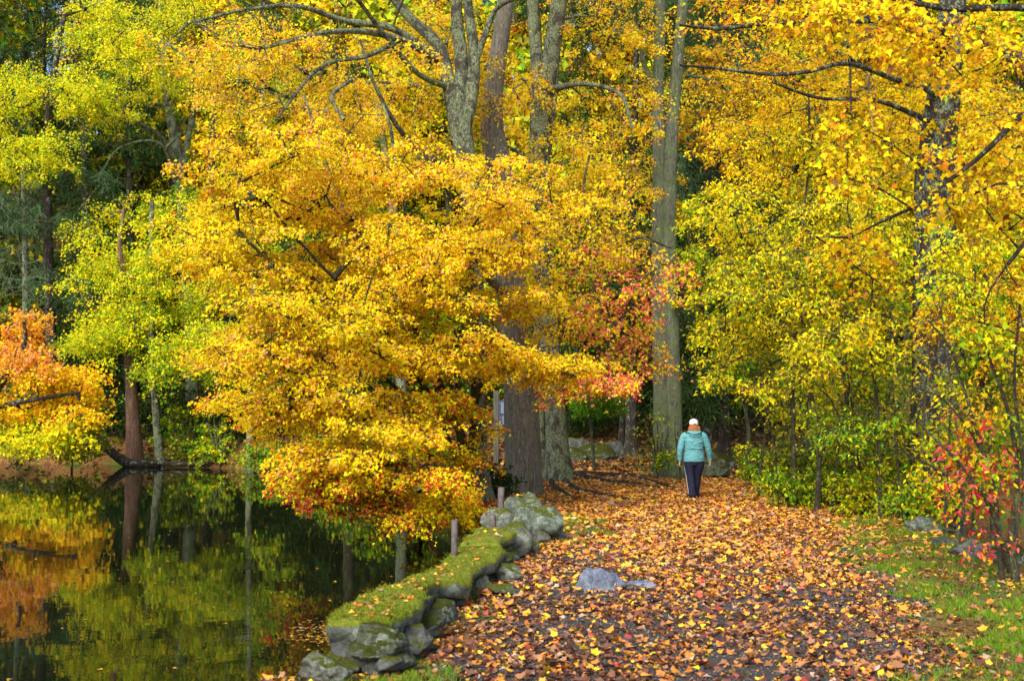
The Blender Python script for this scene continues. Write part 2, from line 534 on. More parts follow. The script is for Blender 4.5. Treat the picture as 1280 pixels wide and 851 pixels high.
def rock(px, py, wpx, hpx, mat, label, seed, deep=.8, group=None, sink=.25, rot=0, Y=None, cat='boulder', name='boulder', zoff=0):
    """a boulder whose foot is at pixel row py on the ground"""
    if Y is None:
        Y = 20.0
        for _ in range(12):
            p = at(px, py, Y); g = gz1(p[0], Y)
            Y = (CH - g) / (CH - p[2]) * Y if CH - p[2] > .02 else Y
    p = at(px, py, Y)
    sx = wpx / F * Y / 2 * 1.12; sz = hpx / F * Y / 2 / (1 - sink) * 1.1
    g = gz1(p[0], Y + sx * deep)
    o = link(name, rock_mesh(name, sx, sx * deep, sz, mat, seed), loc=(p[0], Y + sx * deep * .8, g + sz * (1 - 2 * sink) + zoff))
    o.rotation_euler = (0, 0, rot)
    tag(o, label, cat, group)
    return o

# ------------------------------------------------------------------ trees
class Tree:
    def __init__(s, name, label, Y, base, bark_, cat='tree', group=None, pxbase=None, sides=14, rootamt=.35, zb=None):
        """base = (px, width_px at ground); Y = distance"""
        s.Y = Y; s.bark = bark_
        x = at(base, 505, Y)[0]
        z = gz1(x, Y) if zb is None else zb
        s.base = np.array([x, Y, z])
        s.root = empty(name, s.base, label, cat, group)
        s.np_, s.nr, s.npar, s.cnt = [], [], [], []      # nodes
        s.mb = MB(); s.mbb = MB()
        s.sides = sides; s.rootamt = rootamt
        s.paths = []
        s.lv = []
    def chain(s, pts, attach=None, n=5, noise_=.10, k=None, step=None, nf=5.0, Ys=None, part=True):
        """pts: (px, py, width_px[, Y])"""
        A = []
        for q in pts:
            Y = q[3] if len(q) > 3 else s.Y
            p = at(q[0], q[1], Y)
            A.append([*p, q[2] / F * Y / 2])
        A = np.array(A)
        ln = np.linalg.norm(np.diff(A[:, :3], axis=0), axis=1).sum()
        st = step or max(.12, A[:, 3].max() * .5)
        n = max(3, int(ln / st / (len(A) - 1)))
        C = spline(A, n)
        C[:, 3] = np.clip(C[:, 3], .006, None)
        if attach is None:      # trunk: run down into the ground
            bz = s.base[2] - .35
            bot = C[0].copy()
            m = max(2, int((bot[2] - bz) / st)) if bot[2] > bz else 0
            if m:
                add = np.repeat(bot[None], m, 0); add[:, 2] = np.linspace(bz, bot[2], m, endpoint=False)
                C = np.vstack([add, C])
            else:
                C = C[C[:, 2] > bz - .3]
            r0 = A[0, 3]; b = s.base.copy(); ph = R.random() * 6
            amt = s.rootamt
            def flare(P, a):
                hgt = np.clip(P[:, 2] - b[2], 0, None) / (r0 * 2.2)
                f = np.exp(-hgt * 1.3)[:, None]
                lob = .55 + .45 * np.cos(5 * a[None] + ph + .8 * np.sin(2 * a[None] + ph))
                return 1 + f * (amt * .5 + amt * lob)
            fl = flare
        else:
            fl = None
        rmax = C[:, 3].max()
        kk = k or (28 if rmax / s.Y * F > 9 else 16 if rmax / s.Y * F > 4 else 8)
        s.mb.tube(C[:, :3], C[:, 3], kk, noise_, nf / (1 + 2 * rmax), fl)
        i0 = len(s.np_)
        for i, c in enumerate(C):
            s.np_.append(c[:3]); s.nr.append(c[3]); s.cnt.append(0); s.npar.append(-1 if i == 0 else i0 + i - 1)
        s.fixed = len(s.np_)
        return C
    def targets(s, blobs, freq=.55, thr=.5, zf=2.3, noclip=False):
        """blobs: (px, py, rx, ry, Y0, Y1, n, palette) -> spray centres"""
        out = []
        for (px, py, rx, ry, Y0, Y1, n, pal) in blobs:
            got = 0; tries = 0
            while got < n and tries < 60:
                tries += 1
                m = n * 2
                a = R.random(m) * 2 * pi; r = np.sqrt(R.random(m)) * (1 + R.normal(size=m) * .06)
                X = px + rx * r * np.cos(a); Yp = py + ry * r * np.sin(a)
                D = R.uniform(Y0, Y1, m)
                P = np.array([at(x_, y_, d_) for x_, y_, d_ in zip(X, Yp, D)])
                g = fbm(P * np.array([freq, freq, freq * zf]) + s.Y, 3)
                keep = (g > thr - .02 * tries) & (P[:, 2] > gz(P[:, 0], P[:, 1]) + .15)
                for p in P[keep][:n - got]:
                    out.append((p, pal)); got += 1
        return out
    def grow(s, tg, spray=.5, thick=.08, nleaf=90, size=.08, shape='tri', bmin=.006, up=.42, face=.75, wild=.55, twigs=0,
             droop=.35, minlen=0, pipe=.0085, seg=.45, jit=.12, sidesb=5):
        """connect every spray centre to the skeleton, then leaf it"""
        if not tg: return
        P0 = np.array([t[0] for t in tg])
        base_nodes = np.array(s.np_)
        d0 = np.min(np.linalg.norm(P0[:, None] - base_nodes[None], axis=2), axis=1)
        order = np.argsort(d0)
        nodes = list(s.np_)
        arr = np.zeros((len(nodes) + len(tg) * 60, 3)); arr[:len(nodes)] = nodes; cnt = len(nodes)
        par = list(s.npar); npts = list(s.cnt)
        paths = []
        for oi in order:
            p = P0[oi]
            D = p - arr[:cnt]
            dist = np.linalg.norm(D, axis=1)
            cost = dist + .7 * np.clip(-D[:, 2], 0, None)
            i = int(np.argmin(cost))
            d = dist[i]
            m = int(np.clip(d / seg, 1, 40))
            a = arr[i]
            # leave along the parent's direction, arch over, then droop at the tip
            pd = nrm(arr[i] - arr[par[i]]) if par[i] >= 0 else np.array([0, 0, 1.])
            c1 = a + (pd * .35 + nrm(p - a) * .65) * d * .35 + np.array([0, 0, .06 * d])
            c2 = p + (a - p) * .3 + np.array([0, 0, .08 * d])
            ids = [i]
            for k in range(1, m + 1):
                t = k / m
                q = (1 - t) ** 3 * a + 3 * (1 - t) ** 2 * t * c1 + 3 * (1 - t) * t * t * c2 + t ** 3 * p
                if k < m: q = q + R.normal(size=3) * jit * min(1, seg)* .6
                if cnt >= len(arr): break
                arr[cnt] = q; par.append(ids[-1]); npts.append(0)
                ids.append(cnt); cnt += 1
            paths.append(ids)
            j = ids[-1]
            while j >= 0:
                npts[j] += 1; j = par[j]
        for ids in paths:
            if len(ids) < 2: continue
            Pp = arr[ids]
            rr = np.array([max(bmin, pipe * npts[j] ** .5) for j in ids])
            rr[0] = min(rr[0], rr[1] * 1.15)
            rr[-1] = bmin * .6
            if len(Pp) == 2:
                Pp = np.vstack([Pp[0], Pp.mean(0), Pp[1]]); rr = np.array([rr[0], rr.mean(), rr[1]])
            s.mbb.tube(Pp, rr, 7 if rr[0] > .03 else sidesb)
        # leaves
        face_d = nrm(np.array([SD[0] * .5, -1, .35]))
        for pal in sorted({t[1] for t in tg}):
            C = np.array([t[0] for t in tg if t[1] == pal])
            n = len(C)
            k = nleaf
            sr = spray * R.uniform(.6, 1.25, n)
            kk = R.integers(int(k * .3), int(k * 1.5) + 1, n)
            idx = np.repeat(np.arange(n), kk)
            m = len(idx)
            nt_ = 6
            tw = R.random((n, nt_)) * 2 * pi
            ti = R.integers(0, nt_, m)
            ang = tw[idx, ti] + R.normal(size=m) * .17
            rr = np.sqrt(R.random(m)) * sr[idx]
            tilt = R.normal(size=(n, 2)) * .22
            ox, oy = rr * np.cos(ang), rr * np.sin(ang)
            oz = ox * tilt[idx, 0] + oy * tilt[idx, 1] - droop * rr ** 2 / sr[idx] + R.normal(size=m) * thick
            L_ = C[idx] + np.stack([ox, oy, oz], 1)
            Nn = np.array([0, 0, up]) + face_d * face + R.normal(size=(m, 3)) * wild
            tipd = np.stack([np.cos(ang) * .6, np.sin(ang) * .6, np.full(m, -.7)], 1)
            # a leaf's size runs with its own spray
            sz = size * R.uniform(.55, 1.4, m) * R.uniform(.8, 1.15, n)[idx]
            bias = np.clip(fbm(C * .8 + 5, 2)[idx] * 1.6 - .3, 0, 1)
            colr = pick(PAL[pal], m, bias)
            s.lv.append((L_, Nn, sz, tipd, colr, shape))
            if twigs:
                for c in range(n):
                    for q in range(min(nt_, twigs)):
                        a = tw[c, q]; e = C[c] + np.array([sr[c] * np.cos(a), sr[c] * np.sin(a), -droop * sr[c] + sr[c] * (np.cos(a) * tilt[c, 0] + np.sin(a) * tilt[c, 1])])
                        mid = (C[c] + e) / 2 + np.array([0, 0, .06 * sr[c]]) + R.normal(size=3) * .02
                        s.mbb.tube([C[c], mid, e], [bmin * .8, bmin * .6, bmin * .35], 3)
    def bare(s, starts, n=6, ln=1.2, r=.008, up=.0):
        """leafless twiggy branches from points"""
        for p in starts:
            p = np.asarray(p, float)
            A = np.array(s.np_)[4:]; p = A[np.argmin(np.linalg.norm(A - p, axis=1))]
            for _ in range(n):
                d = nrm(R.normal(size=3) * np.array([1, .7, .5]) + np.array([0, 0, up]))
                q = [p]; 
                for k in range(5):
                    d = nrm(d + R.normal(size=3) * .3); q.append(q[-1] + d * ln / 5)
                s.mbb.tube(q, np.linspace(r, r * .3, 6), 4)
                for k in (2, 3, 4):
                    e = nrm(d + R.normal(size=3) * .7)
                    s.mbb.tube([q[k], q[k] + e * ln * .15 , q[k] + nrm(e + R.normal(size=3) * .3) * ln * .35], [r * .5, r * .4, r * .2], 3)
    def done(s, trunk='trunk', branches='branches', crown='crown', leafmat=None, bark2=None):
        off = s.mb.n
        s.mb.V += s.mbb.V; s.mb.Q += [q + off for q in s.mbb.Q]
        link(trunk, s.mb.mesh(trunk, s.bark, s.base), s.root)
        if s.lv:
            V, Q, C, off = [], [], [], 0
            for (L_, Nn, sz, tipd, colr, shape) in s.lv:
                v, q, nq = leaves(L_, Nn, sz, tipd, shape)
                V.append(v); Q.append(q + off); C.append(np.repeat(colr, nq, 0)); off += len(v)
            link(crown, mesh_quads(crown, np.concatenate(V) - s.base, np.concatenate(Q), leafmat or M_LEAF, col=np.concatenate(C)), s.root)
        return s.root

def simple_tree(name, label, Y, px, trunk_pts, bark_, blobs, pal_kw=None, grow_kw=None, limbs=(), group=None, cat='tree', bare=None, bark2=None, shape='tri', **kw):
    t = Tree(name, label, Y, px, bark_, cat=cat, group=group, **kw)
    t.chain(trunk_pts)
    for l in limbs: t.chain(l, attach=True)
    g = dict(shape=shape); g.update(grow_kw or {})
    if blobs:
        t.grow(t.targets(blobs, **(pal_kw or {})), **g)
    if bare: t.bare(**bare)
    t.done(bark2=bark2)
    return t
# ------------------------------------------------------------------ the trees around the path
# big furrowed oak by the wall end
t = Tree('oak_tree', 'massive brown furrowed trunk rising beside the far end of the mossy wall', 27.0, 655, B_BROWN, rootamt=.12)
t.chain([(655, 608, 46), (654, 560, 44), (651, 500, 43), (647, 440, 41), (637, 330, 38), (624, 220, 36), (614, 150, 29), (621, 80, 24), (633, 0, 20), (640, -90, 14), (630, -200, 8)])
t.chain([(640, 380, 16), (600, 330, 10, 26), (560, 250, 7, 25)], attach=True)
t.grow(t.targets([(650, -120, 150, 110, 24, 31, 90, 'gold'), (560, 40, 90, 60, 28, 31, 40, 'mapletop'), (690, 190, 70, 110, 29, 32, 60, 'mapletop')], thr=.46), nleaf=105, size=.065)
t.done()

# twin-stemmed tree with roots over the path edge
t = Tree('lichened_tree', 'grey lichen-covered trunk with bare roots running onto the path, splitting in two high up', 31.5, 699, B_GREY, rootamt=.22)
t.chain([(699, 588, 32), (696, 540, 27), (692, 480, 26), (684, 400, 25), (677, 300, 26), (674, 220, 28), (676, 150, 29), (677, 105, 31)])
t.chain([(674, 115, 18), (670, 60, 17), (666, 0, 16), (660, -80, 13), (655, -200, 7)], attach=True)
t.chain([(681, 120, 22), (690, 60, 22), (699, 0, 21), (703, -80, 16), (720, -200, 8)], attach=True)
t.chain([(688, 112, 9), (730, 105, 6, 30), (775, 118, 5, 29), (790, 160, 3.5, 29)], attach=True)
t.chain([(672, 240, 9), (650, 195, 6, 31), (625, 180, 5, 30)], attach=True)
t.grow(t.targets([(760, 60, 90, 110, 30, 36, 90, 'mapletop'), (740, 210, 80, 70, 31, 35, 60, 'mapletop'), (700, -150, 160, 90, 27, 36, 60, 'gold')], thr=.46), nleaf=105, size=.068)
# roots
rt = MB()
for pts in ([(705, 582, 11), (725, 597, 9), (750, 602, 7), (790, 606, 5), (832, 612, 3)], [(700, 590, 10), (715, 610, 7), (745, 618, 5), (787, 626, 3)],
            [(708, 586, 9), (745, 594, 7), (800, 600, 5), (845, 612, 3)], [(693, 590, 10), (690, 606, 7), (720, 626, 3)]):
    A = []
    for (px, py, wd) in pts:
        Y = 30.0
        for _ in range(8):
            p = at(px, py, Y); g = gz1(p[0], p[1]); Y = np.clip((CH - g) / (CH - p[2]) * Y, 18, 34)
        A.append([p[0], p[1], gz1(p[0], p[1]) + .03, wd / F * Y / 2 * 1.1])
    A = spline(A, 7)
    rt.tube(A[:, :3], A[:, 3], 9, .25, 5)
link('roots', rt.mesh('roots', B_DARK, t.base), t.root)
t.done()

# slim pale-green trunk squeezed between
t = Tree('slender_tree', 'slim green-grey trunk standing just left of the lichened trunk, close behind the big oak', 33, 677, B_GREY)
t.chain([(677, 580, 13), (674, 480, 12), (673, 380, 11), (672, 290, 10), (690, 150, 8), (700, 30, 6)])
t.grow(t.targets([(640, 230, 60, 60, 32, 35, 30, 'mapletop'), (720, 330, 60, 50, 32, 36, 40, 'mapletop')]), nleaf=60, size=.09)
t.done()

# many-stemmed grey-green tree on the bank
t = Tree('forked_tree', 'mossy dark trunk on the pond bank forking into several lichened stems arching left', 25.0, 600, B_GREY, rootamt=.4)
t.chain([(602, 640, 26), (599, 560, 21), (597, 450, 19), (595, 340, 19), (589, 250, 22), (580, 185, 27), (574, 150, 30)])
t.chain([(570, 160, 18), (560, 100, 18), (546, 55, 16), (512, 22, 13), (470, -30, 10), (430, -90, 6)], attach=True)
t.chain([(574, 150, 18), (577, 80, 17), (571, 20, 15), (573, -60, 11), (560, -160, 6)], attach=True)
t.chain([(580, 165, 18), (590, 110, 17), (592, 60, 14), (584, 0, 12), (580, -90, 8)], attach=True)
t.chain([(590, 90, 8), (606, 45, 8), (620, 12, 6), (650, -5, 5, 24)], attach=True)
t.chain([(552, 78, 10), (505, 52, 9, 24), (455, 40, 8, 23), (400, 42, 6, 22), (330, 60, 4, 21.5), (300, 58, 2.5, 21)], attach=True)
t.chain([(540, 66, 10), (490, 36, 9, 24.5), (430, 26, 8, 24), (370, 8, 6, 23), (300, 14, 4, 22), (235, 30, 2.5, 21.5)], attach=True)
t.chain([(500, 50, 7, 24), (460, 70, 6, 23), (400, 85, 5, 22.5), (345, 150, 3, 22)], attach=True)
t.chain([(560, 110, 8), (520, 90, 7, 24), (470, 30, 6, 23), (440, -10, 5, 22)], attach=True)
t.chain([(440, 100, 5, 22.5), (415, 120, 5, 22), (430, 150, 4, 21.5)], attach=True)
t.chain([(566, 215, 8), (510, 175, 7, 24), (470, 110, 5, 23), (450, 50, 3, 23)], attach=True)
t.chain([(585, 300, 7), (520, 285, 6, 24), (500, 235, 5, 23.5), (488, 160, 4, 23), (478, 130, 3, 23)], attach=True)
t.chain([(590, 390, 7), (545, 350, 6, 24), (500, 300, 5, 23), (440, 280, 4, 22), (380, 120, 3, 22)], attach=True)
t.grow(t.targets([(400, 100, 150, 65, 22.5, 27, 115, 'mapletop'), (520, 120, 110, 100, 25.8, 28, 110, 'mapletop'), (560, -110, 200, 90, 20, 29, 100, 'gold'), (290, 50, 110, 40, 21.5, 24, 34, 'mapletop')],
                 thr=.50), nleaf=115, size=.06, twigs=4)
t.bare([at(330, 60, 21.5), at(360, 20, 22.5), at(300, 25, 22), at(420, 45, 22.5), at(250, 40, 21.5), at(345, 130, 22)], n=5, ln=1.3, r=.009)
t.done()

# the great yellow maple leaning over the pond
t = Tree('yellow_maple', 'big bright yellow maple spreading low over the pond in the middle', 24.0, 590, B_DARK2, rootamt=.25)
t.chain([(592, 640, 16), (583, 590, 13), (575, 540, 11), (560, 500, 9), (530, 440, 7, 23), (500, 360, 5, 22)])
t.chain([(585, 610, 9), (565, 560, 8, 23.5), (535, 520, 7, 23), (490, 480, 5, 22), (440, 440, 4, 21)], attach=True)
t.chain([(583, 600, 9), (558, 545, 8), (545, 480, 7), (545, 400, 6), (560, 300, 5), (555, 200, 4)], attach=True)
t.chain([(588, 590, 10), (592, 520, 9), (594, 420, 8), (590, 340, 7), (560, 240, 5, 23), (520, 180, 4, 23)], attach=True)
t.chain([(583, 600, 8), (550, 590, 7, 23), (500, 580, 5, 22), (440, 590, 4, 21), (390, 605, 2.5, 20.5)], attach=True)
t.chain([(585, 615, 7), (560, 600, 6, 23), (530, 560, 6, 22), (480, 540, 4, 21), (400, 500, 3, 20)], attach=True)
t.chain([(575, 540, 7), (520, 470, 6, 23), (470, 400, 5, 22), (400, 330, 4, 21), (330, 250, 3, 20)], attach=True)
t.chain([(590, 520, 7), (610, 470, 6, 23), (660, 455, 4, 22), (720, 470, 3, 21.5)], attach=True)
t.grow(t.targets([
    (470, 245, 185, 70, 19.5, 26, 150, 'mapletop'), (345, 200, 110, 50, 19.5, 24, 55, 'mapletop'),
    (330, 300, 110, 55, 19, 24, 66, 'maple'), (550, 300, 100, 90, 20.5, 25, 100, 'maple'),
    (440, 370, 150, 70, 18.5, 25, 150, 'maple'), (390, 455, 130, 55, 18.5, 24, 105, 'maple'),
    (520, 440, 100, 65, 19, 24, 100, 'maple'), (640, 350, 60, 55, 20.5, 24, 40, 'maple'), (660, 250, 60, 50, 22, 26, 30, 'mapletop'),
    (430, 535, 110, 38, 19, 24, 78, 'maple'), (470, 588, 100, 28, 19, 23.5, 74, 'maplelow'),
    (545, 540, 60, 50, 21, 24.5, 40, 'maplelow'), (572, 605, 36, 42, 21, 24, 34, 'maplelow'), (530, 625, 50, 22, 20, 23, 22, 'maplelow'),
    (470, 628, 75, 12, 19.5, 21.5, 12, 'redtip'), (385, 618, 42, 8, 19.5, 21, 9, 'redtip'), (530, 648, 40, 10, 20, 22, 8, 'maplelow'),
    (665, 458, 75, 22, 20.5, 23, 40, 'maple'), (740, 480, 40, 14, 20.5, 22, 9, 'pinky'), (250, 330, 40, 20, 19, 22, 8, 'maple'), (300, 500, 50, 14, 19, 21, 9, 'maple'),
    ], thr=.56, freq=.6, zf=4.2), nleaf=185, size=.058, twigs=6, spray=.56, thick=.045, droop=.28, seg=.4, bmin=.007)
t.done()

# red-tipped sapling between the trunks
t = Tree('pink_maple', 'slender sapling with salmon pink leaves hanging in front of the pale double trunk', 33.5, 700, B_TWIG, rootamt=.1)
t.chain([(700, 585, 6, 33.5), (704, 520, 6, 33), (716, 470, 5.5, 31), (733, 420, 5, 28.5), (742, 370, 5, 27), (745, 320, 4, 26.5), (730, 240, 3.5, 26.5), (740, 180, 3, 27)])
t.chain([(738, 400, 5), (765, 375, 4, 26), (800, 350, 3, 25.5), (830, 330, 2, 25)], attach=True)
t.chain([(742, 340, 4), (790, 300, 3, 26), (840, 310, 2.5, 25.5)], attach=True)
t.grow(t.targets([(790, 335, 70, 36, 24, 28, 34, 'pinky'), (785, 400, 66, 42, 24, 28, 36, 'pinky'), (745, 290, 60, 45, 25, 28, 36, 'maple'), (700, 380, 50, 50, 25, 28, 36, 'maple'), (710, 495, 35, 10, 24, 26, 5, 'pinky'),
                  (790, 455, 55, 20, 24, 27, 18, 'pinky'), (740, 210, 50, 50, 25, 28, 20, 'mapletop')], thr=.48), nleaf=56, size=.074, twigs=4, up=.2, face=.8)
t.done()

# pale double trunk by the woman
t = Tree('double_trunk_tree', 'tall pale tree of two fused trunks, moss and vines at its foot, beside the walker', 33.0, 835, B_PALE, rootamt=.25)
t.chain([(829, 592, 26), (828, 540, 23), (827, 480, 22), (825, 380, 21), (824, 280, 19), (824, 200, 17), (823, 100, 15), (826, 0, 13), (820, -120, 11), (800, -250, 6)])
t.chain([(843, 592, 28), (842, 560, 24), (840, 480, 23), (837, 380, 22), (835, 280, 20), (837, 200, 18), (845, 100, 15), (854, 0, 13), (870, -120, 10), (880, -250, 6)])
t.chain([(822, 120, 9), (805, 80, 7), (795, 30, 5)], attach=True)
t.grow(t.targets([(900, -140, 190, 90, 29, 37, 90, 'gold'), (770, -60, 90, 60, 30, 35, 40, 'mapletop'), (800, 250, 60, 90, 34, 38, 40, 'mapletop'), (890, 130, 60, 80, 34, 38, 40, 'goldbrown')], thr=.46), nleaf=100, size=.07)
t.done()

t = Tree('white_pine', 'soft green pine showing between the golden crowns right of the pale double trunk', 41, 905, B_DARK)
t.chain([(905, 560, 15), (903, 400, 13), (900, 200, 10), (895, 0, 8), (890, -150, 5)])
t.grow(t.targets([(830, 25, 55, 30, 39, 42, 26, 'pine'), (895, 210, 40, 60, 38, 41, 36, 'pine'), (900, 60, 50, 50, 39, 42, 26, 'pine'), (920, 350, 50, 70, 40, 43, 50, 'dark'), (880, 480, 50, 40, 40, 43, 26, 'dark'), (985, 190, 40, 40, 39, 41, 14, 'pine')]),
       shape='need', size=.26, nleaf=120, spray=.7, thick=.12, seg=.8)
t.done(leafmat=M_NEED)

# hemlock-dark trunk further back
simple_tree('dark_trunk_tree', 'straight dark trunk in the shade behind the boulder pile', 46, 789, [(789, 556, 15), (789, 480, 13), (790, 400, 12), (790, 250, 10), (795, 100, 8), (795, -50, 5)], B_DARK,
            [(740, 350, 110, 110, 44, 52, 90, 'dark'), (860, 330, 110, 130, 44, 52, 110, 'dark'), (790, 120, 110, 110, 44, 52, 60, 'dark'), (745, 440, 80, 40, 47, 54, 60, 'dark'), (840, 470, 60, 45, 47, 54, 60, 'dark'), (760, -70, 180, 110, 37, 50, 150, 'dark'), (740, 520, 50, 20, 52, 58, 24, 'dark')],  # overhead blob: added out-of-view canopy to shade the hollow; low ones darken it
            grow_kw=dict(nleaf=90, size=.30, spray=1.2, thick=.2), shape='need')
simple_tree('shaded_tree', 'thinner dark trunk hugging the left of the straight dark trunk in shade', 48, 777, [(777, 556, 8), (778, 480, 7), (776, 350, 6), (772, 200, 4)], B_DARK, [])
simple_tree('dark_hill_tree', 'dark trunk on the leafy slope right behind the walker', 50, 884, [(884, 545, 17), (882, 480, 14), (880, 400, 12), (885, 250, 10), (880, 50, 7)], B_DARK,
            [(890, 460, 60, 40, 48, 54, 50, 'dark'), (930, 300, 90, 120, 48, 54, 80, 'dark'), (960, -60, 160, 110, 38, 52, 110, 'dark'), (940, 500, 70, 30, 52, 58, 40, 'dark')], grow_kw=dict(nleaf=90, size=.30, spray=1.1, thick=.2), shape='need')  # its overhead blob is unseen canopy too, added to shade the slope
simple_tree('green_sapling', 'small bright green sapling glowing in the dark between trunks', 37, 735, [(742, 568, 4), (738, 520, 3.5), (736, 480, 2.5), (735, 460, 2)], B_TWIG,
            [(738, 500, 28, 24, 34, 37, 34, 'green')], grow_kw=dict(nleaf=60, size=.11, spray=.45, twigs=3))

# right: dark lichened giant
t = Tree('spotted_trunk_tree', 'huge dark trunk spotted with pale lichen behind the right bank, limbs crossing the top', 24.0, 1166, B_LICH, rootamt=.25)
t.chain([(1166, 640, 62), (1166, 560, 57), (1168, 500, 54), (1168, 380, 52), (1168, 250, 50), (1173, 180, 45), (1182, 100, 40), (1190, 20, 34), (1195, -100, 24), (1200, -240, 10)])
t.chain([(1185, 75, 16), (1150, 40, 13, 23), (1120, 26, 10, 22), (1050, 27, 8, 21), (960, 30, 6, 20), (900, 36, 5, 19.5), (850, 32, 3, 19)], attach=True)
t.chain([(1182, 120, 10), (1120, 100, 7, 22.5), (1060, 80, 6, 21), (1010, 90, 5, 20), (960, 93, 4.5, 20), (900, 86, 4, 19.5), (850, 82, 3, 19)], attach=True)
t.chain([(1180, 160, 9), (1110, 130, 6, 22), (1075, 125, 5, 21.5), (1020, 122, 4, 21), (965, 103, 3, 20.5)], attach=True)
t.chain([(1188, 70, 20), (1225, 52, 18, 23.5), (1262, 70, 16, 23), (1310, 78, 12, 22)], attach=True)
t.chain([(1190, 50, 12), (1160, 20, 9, 22.5), (1140, -20, 7, 22)], attach=True)
t.grow(t.targets([(1100, -110, 240, 100, 18, 28, 130, 'gold'), (960, 10, 110, 35, 21, 25, 40, 'goldbrown'), (1230, 180, 60, 80, 22, 23.2, 26, 'gold')], thr=.46), nleaf=75, size=.09, twigs=3)
t.bare([at(1100, 60, 21.5), at(1240, 110, 22), at(960, 60, 20), at(1050, 150, 21)], n=5, ln=1.2, r=.008)
t.done()

# overhanging golden boughs, nearest foliage
t = Tree('golden_beech', 'nearest golden boughs with big leaves hanging into the upper right corner', 13.0, 1500, B_DARK, rootamt=.3)
t.chain([(1500, 760, 60), (1490, 500, 52), (1480, 200, 44), (1470, 0, 38), (1460, -200, 25)])
t.chain([(1475, 60, 22), (1380, 20, 14, 12.5), (1280, 10, 10, 12), (1180, 10, 8, 12), (1080, -10, 5, 12)], attach=True)
t.chain([(1478, 200, 20), (1380, 130, 12, 12), (1300, 130, 9, 11.5), (1220, 200, 6, 11.5), (1140, 260, 4, 11.5)], attach=True)
t.chain([(1478, 250, 18), (1400, 230, 10, 12), (1320, 260, 7, 12), (1260, 330, 5, 12)], attach=True)
t.grow(t.targets([(1090, 30, 60, 40, 11, 13, 16, 'gold'), (1180, 50, 90, 50, 11, 13, 30, 'gold'), (1090, 190, 55, 60, 11, 13.5, 20, 'gold'), (1230, 220, 60, 80, 11, 13.5, 28, 'gold'),
                  (1060, 290, 40, 40, 12, 13.5, 8, 'gold'), (1070, 370, 40, 50, 12, 14, 6, 'gold'), (1250, 400, 40, 60, 12, 14, 8, 'yellow'), (1000, 10, 60, 22, 11.5, 13, 9, 'gold')], thr=.44, freq=1.2),
       spray=.34, thick=.07, nleaf=54, size=.055, shape='maple', twigs=5, bmin=.003, pipe=.004, seg=.3, up=.3, face=.4)
t.done()

# yellow-green saplings along the right of the path
def sapling(px, py_base, Y, pts, label, blobs, bk=B_TWIG, size=.066, nleaf=76, spray=.45, shape='oval', name='sapling', thr=.47, twigs=4, bare=6):
    t = Tree(name, label, Y, px, bk, rootamt=.1)
    t.chain([(q[0] + (R.normal() * 3.5 if i_ else 0), q[1], q[2] * .85) for i_, q in enumerate(pts)])
    t.grow(t.targets(blobs, thr=thr + .03, freq=.7, zf=2.8), nleaf=nleaf, size=size, spray=spray, shape=shape, twigs=twigs, seg=.35, thick=.07)
    if bare: t.bare([at(px + R.normal() * 45, py_base - R.uniform(40, 260), Y) for _ in range(bare)], n=4, ln=1.2, r=.007, up=.2)
    t.done()
    return t
sapling(1022, 630, 22.5, [(1022, 632, 9), (1020, 560, 8), (1016, 480, 8), (1005, 400, 7), (985, 340, 5), (950, 290, 3)], 'mossy yellowish stem leaning left over the path edge, first of the thicket stems',
        [(960, 330, 100, 60, 20, 24, 56, 'thicket'), (1000, 410, 100, 60, 20, 24, 48, 'thicket'), (930, 270, 60, 50, 21, 24, 34, 'amber'), (930, 440, 55, 50, 21, 24, 26, 'thicket')])
sapling(995, 628, 23.5, [(995, 630, 7), (994, 560, 7), (993, 470, 6), (1000, 380, 5), (1010, 280, 4), (1020, 160, 2.5)], 'grey straight stem just left of the mossy yellowish stem',
        [(1010, 210, 90, 70, 22, 26, 80, 'amber'), (960, 150, 90, 70, 23, 27, 75, 'gold'), (1060, 300, 80, 60, 21, 24, 60, 'thicket')])
sapling(1100, 640, 21, [(1100, 640, 6), (1095, 560, 6), (1085, 460, 5), (1075, 350, 4), (1090, 250, 3)], 'thin stem with yellow and green leaves in front of the spotted giant',
        [(1065, 360, 60, 60, 19.5, 22, 50, 'thicket'), (1050, 450, 64, 45, 19.5, 22, 44, 'thicket'), (1085, 280, 44, 50, 19.5, 22, 34, 'amber'), (1070, 520, 55, 40, 19.5, 22, 22, 'under')])
sapling(1060, 636, 26, [(1060, 628, 8), (1062, 540, 7), (1058, 430, 6), (1070, 300, 5), (1060, 150, 4), (1060, 60, 3)], 'brown stem deeper in the right thicket carrying golden leaves high up',
        [(1080, 130, 90, 80, 25, 29, 100, 'gold'), (1040, 60, 110, 60, 25, 29, 80, 'goldbrown'), (1100, 220, 80, 60, 25, 28, 60, 'amber')])
sapling(935, 600, 31, [(935, 600, 7), (930, 540, 6), (925, 480, 5), (920, 400, 5), (910, 300, 4)], 'leaning stem nearest the walker on the right with greenish leaves',
        [(905, 390, 55, 60, 29, 33, 50, 'thicket'), (900, 290, 50, 60, 29, 34, 44, 'olive'), (935, 470, 50, 35, 28, 32, 34, 'under')], size=.1)
sapling(1215, 640, 20, [(1240, 640, 7), (1235, 540, 6), (1225, 420, 6), (1215, 300, 5), (1210, 200, 4)], 'brownish stem right of the spotted giant with mixed gold and green leaves',
        [(1230, 400, 70, 60, 18, 21, 60, 'goldbrown'), (1240, 480, 60, 50, 18, 21, 40, 'olive'), (1210, 330, 55, 50, 18, 19.5, 36, 'yellow')])
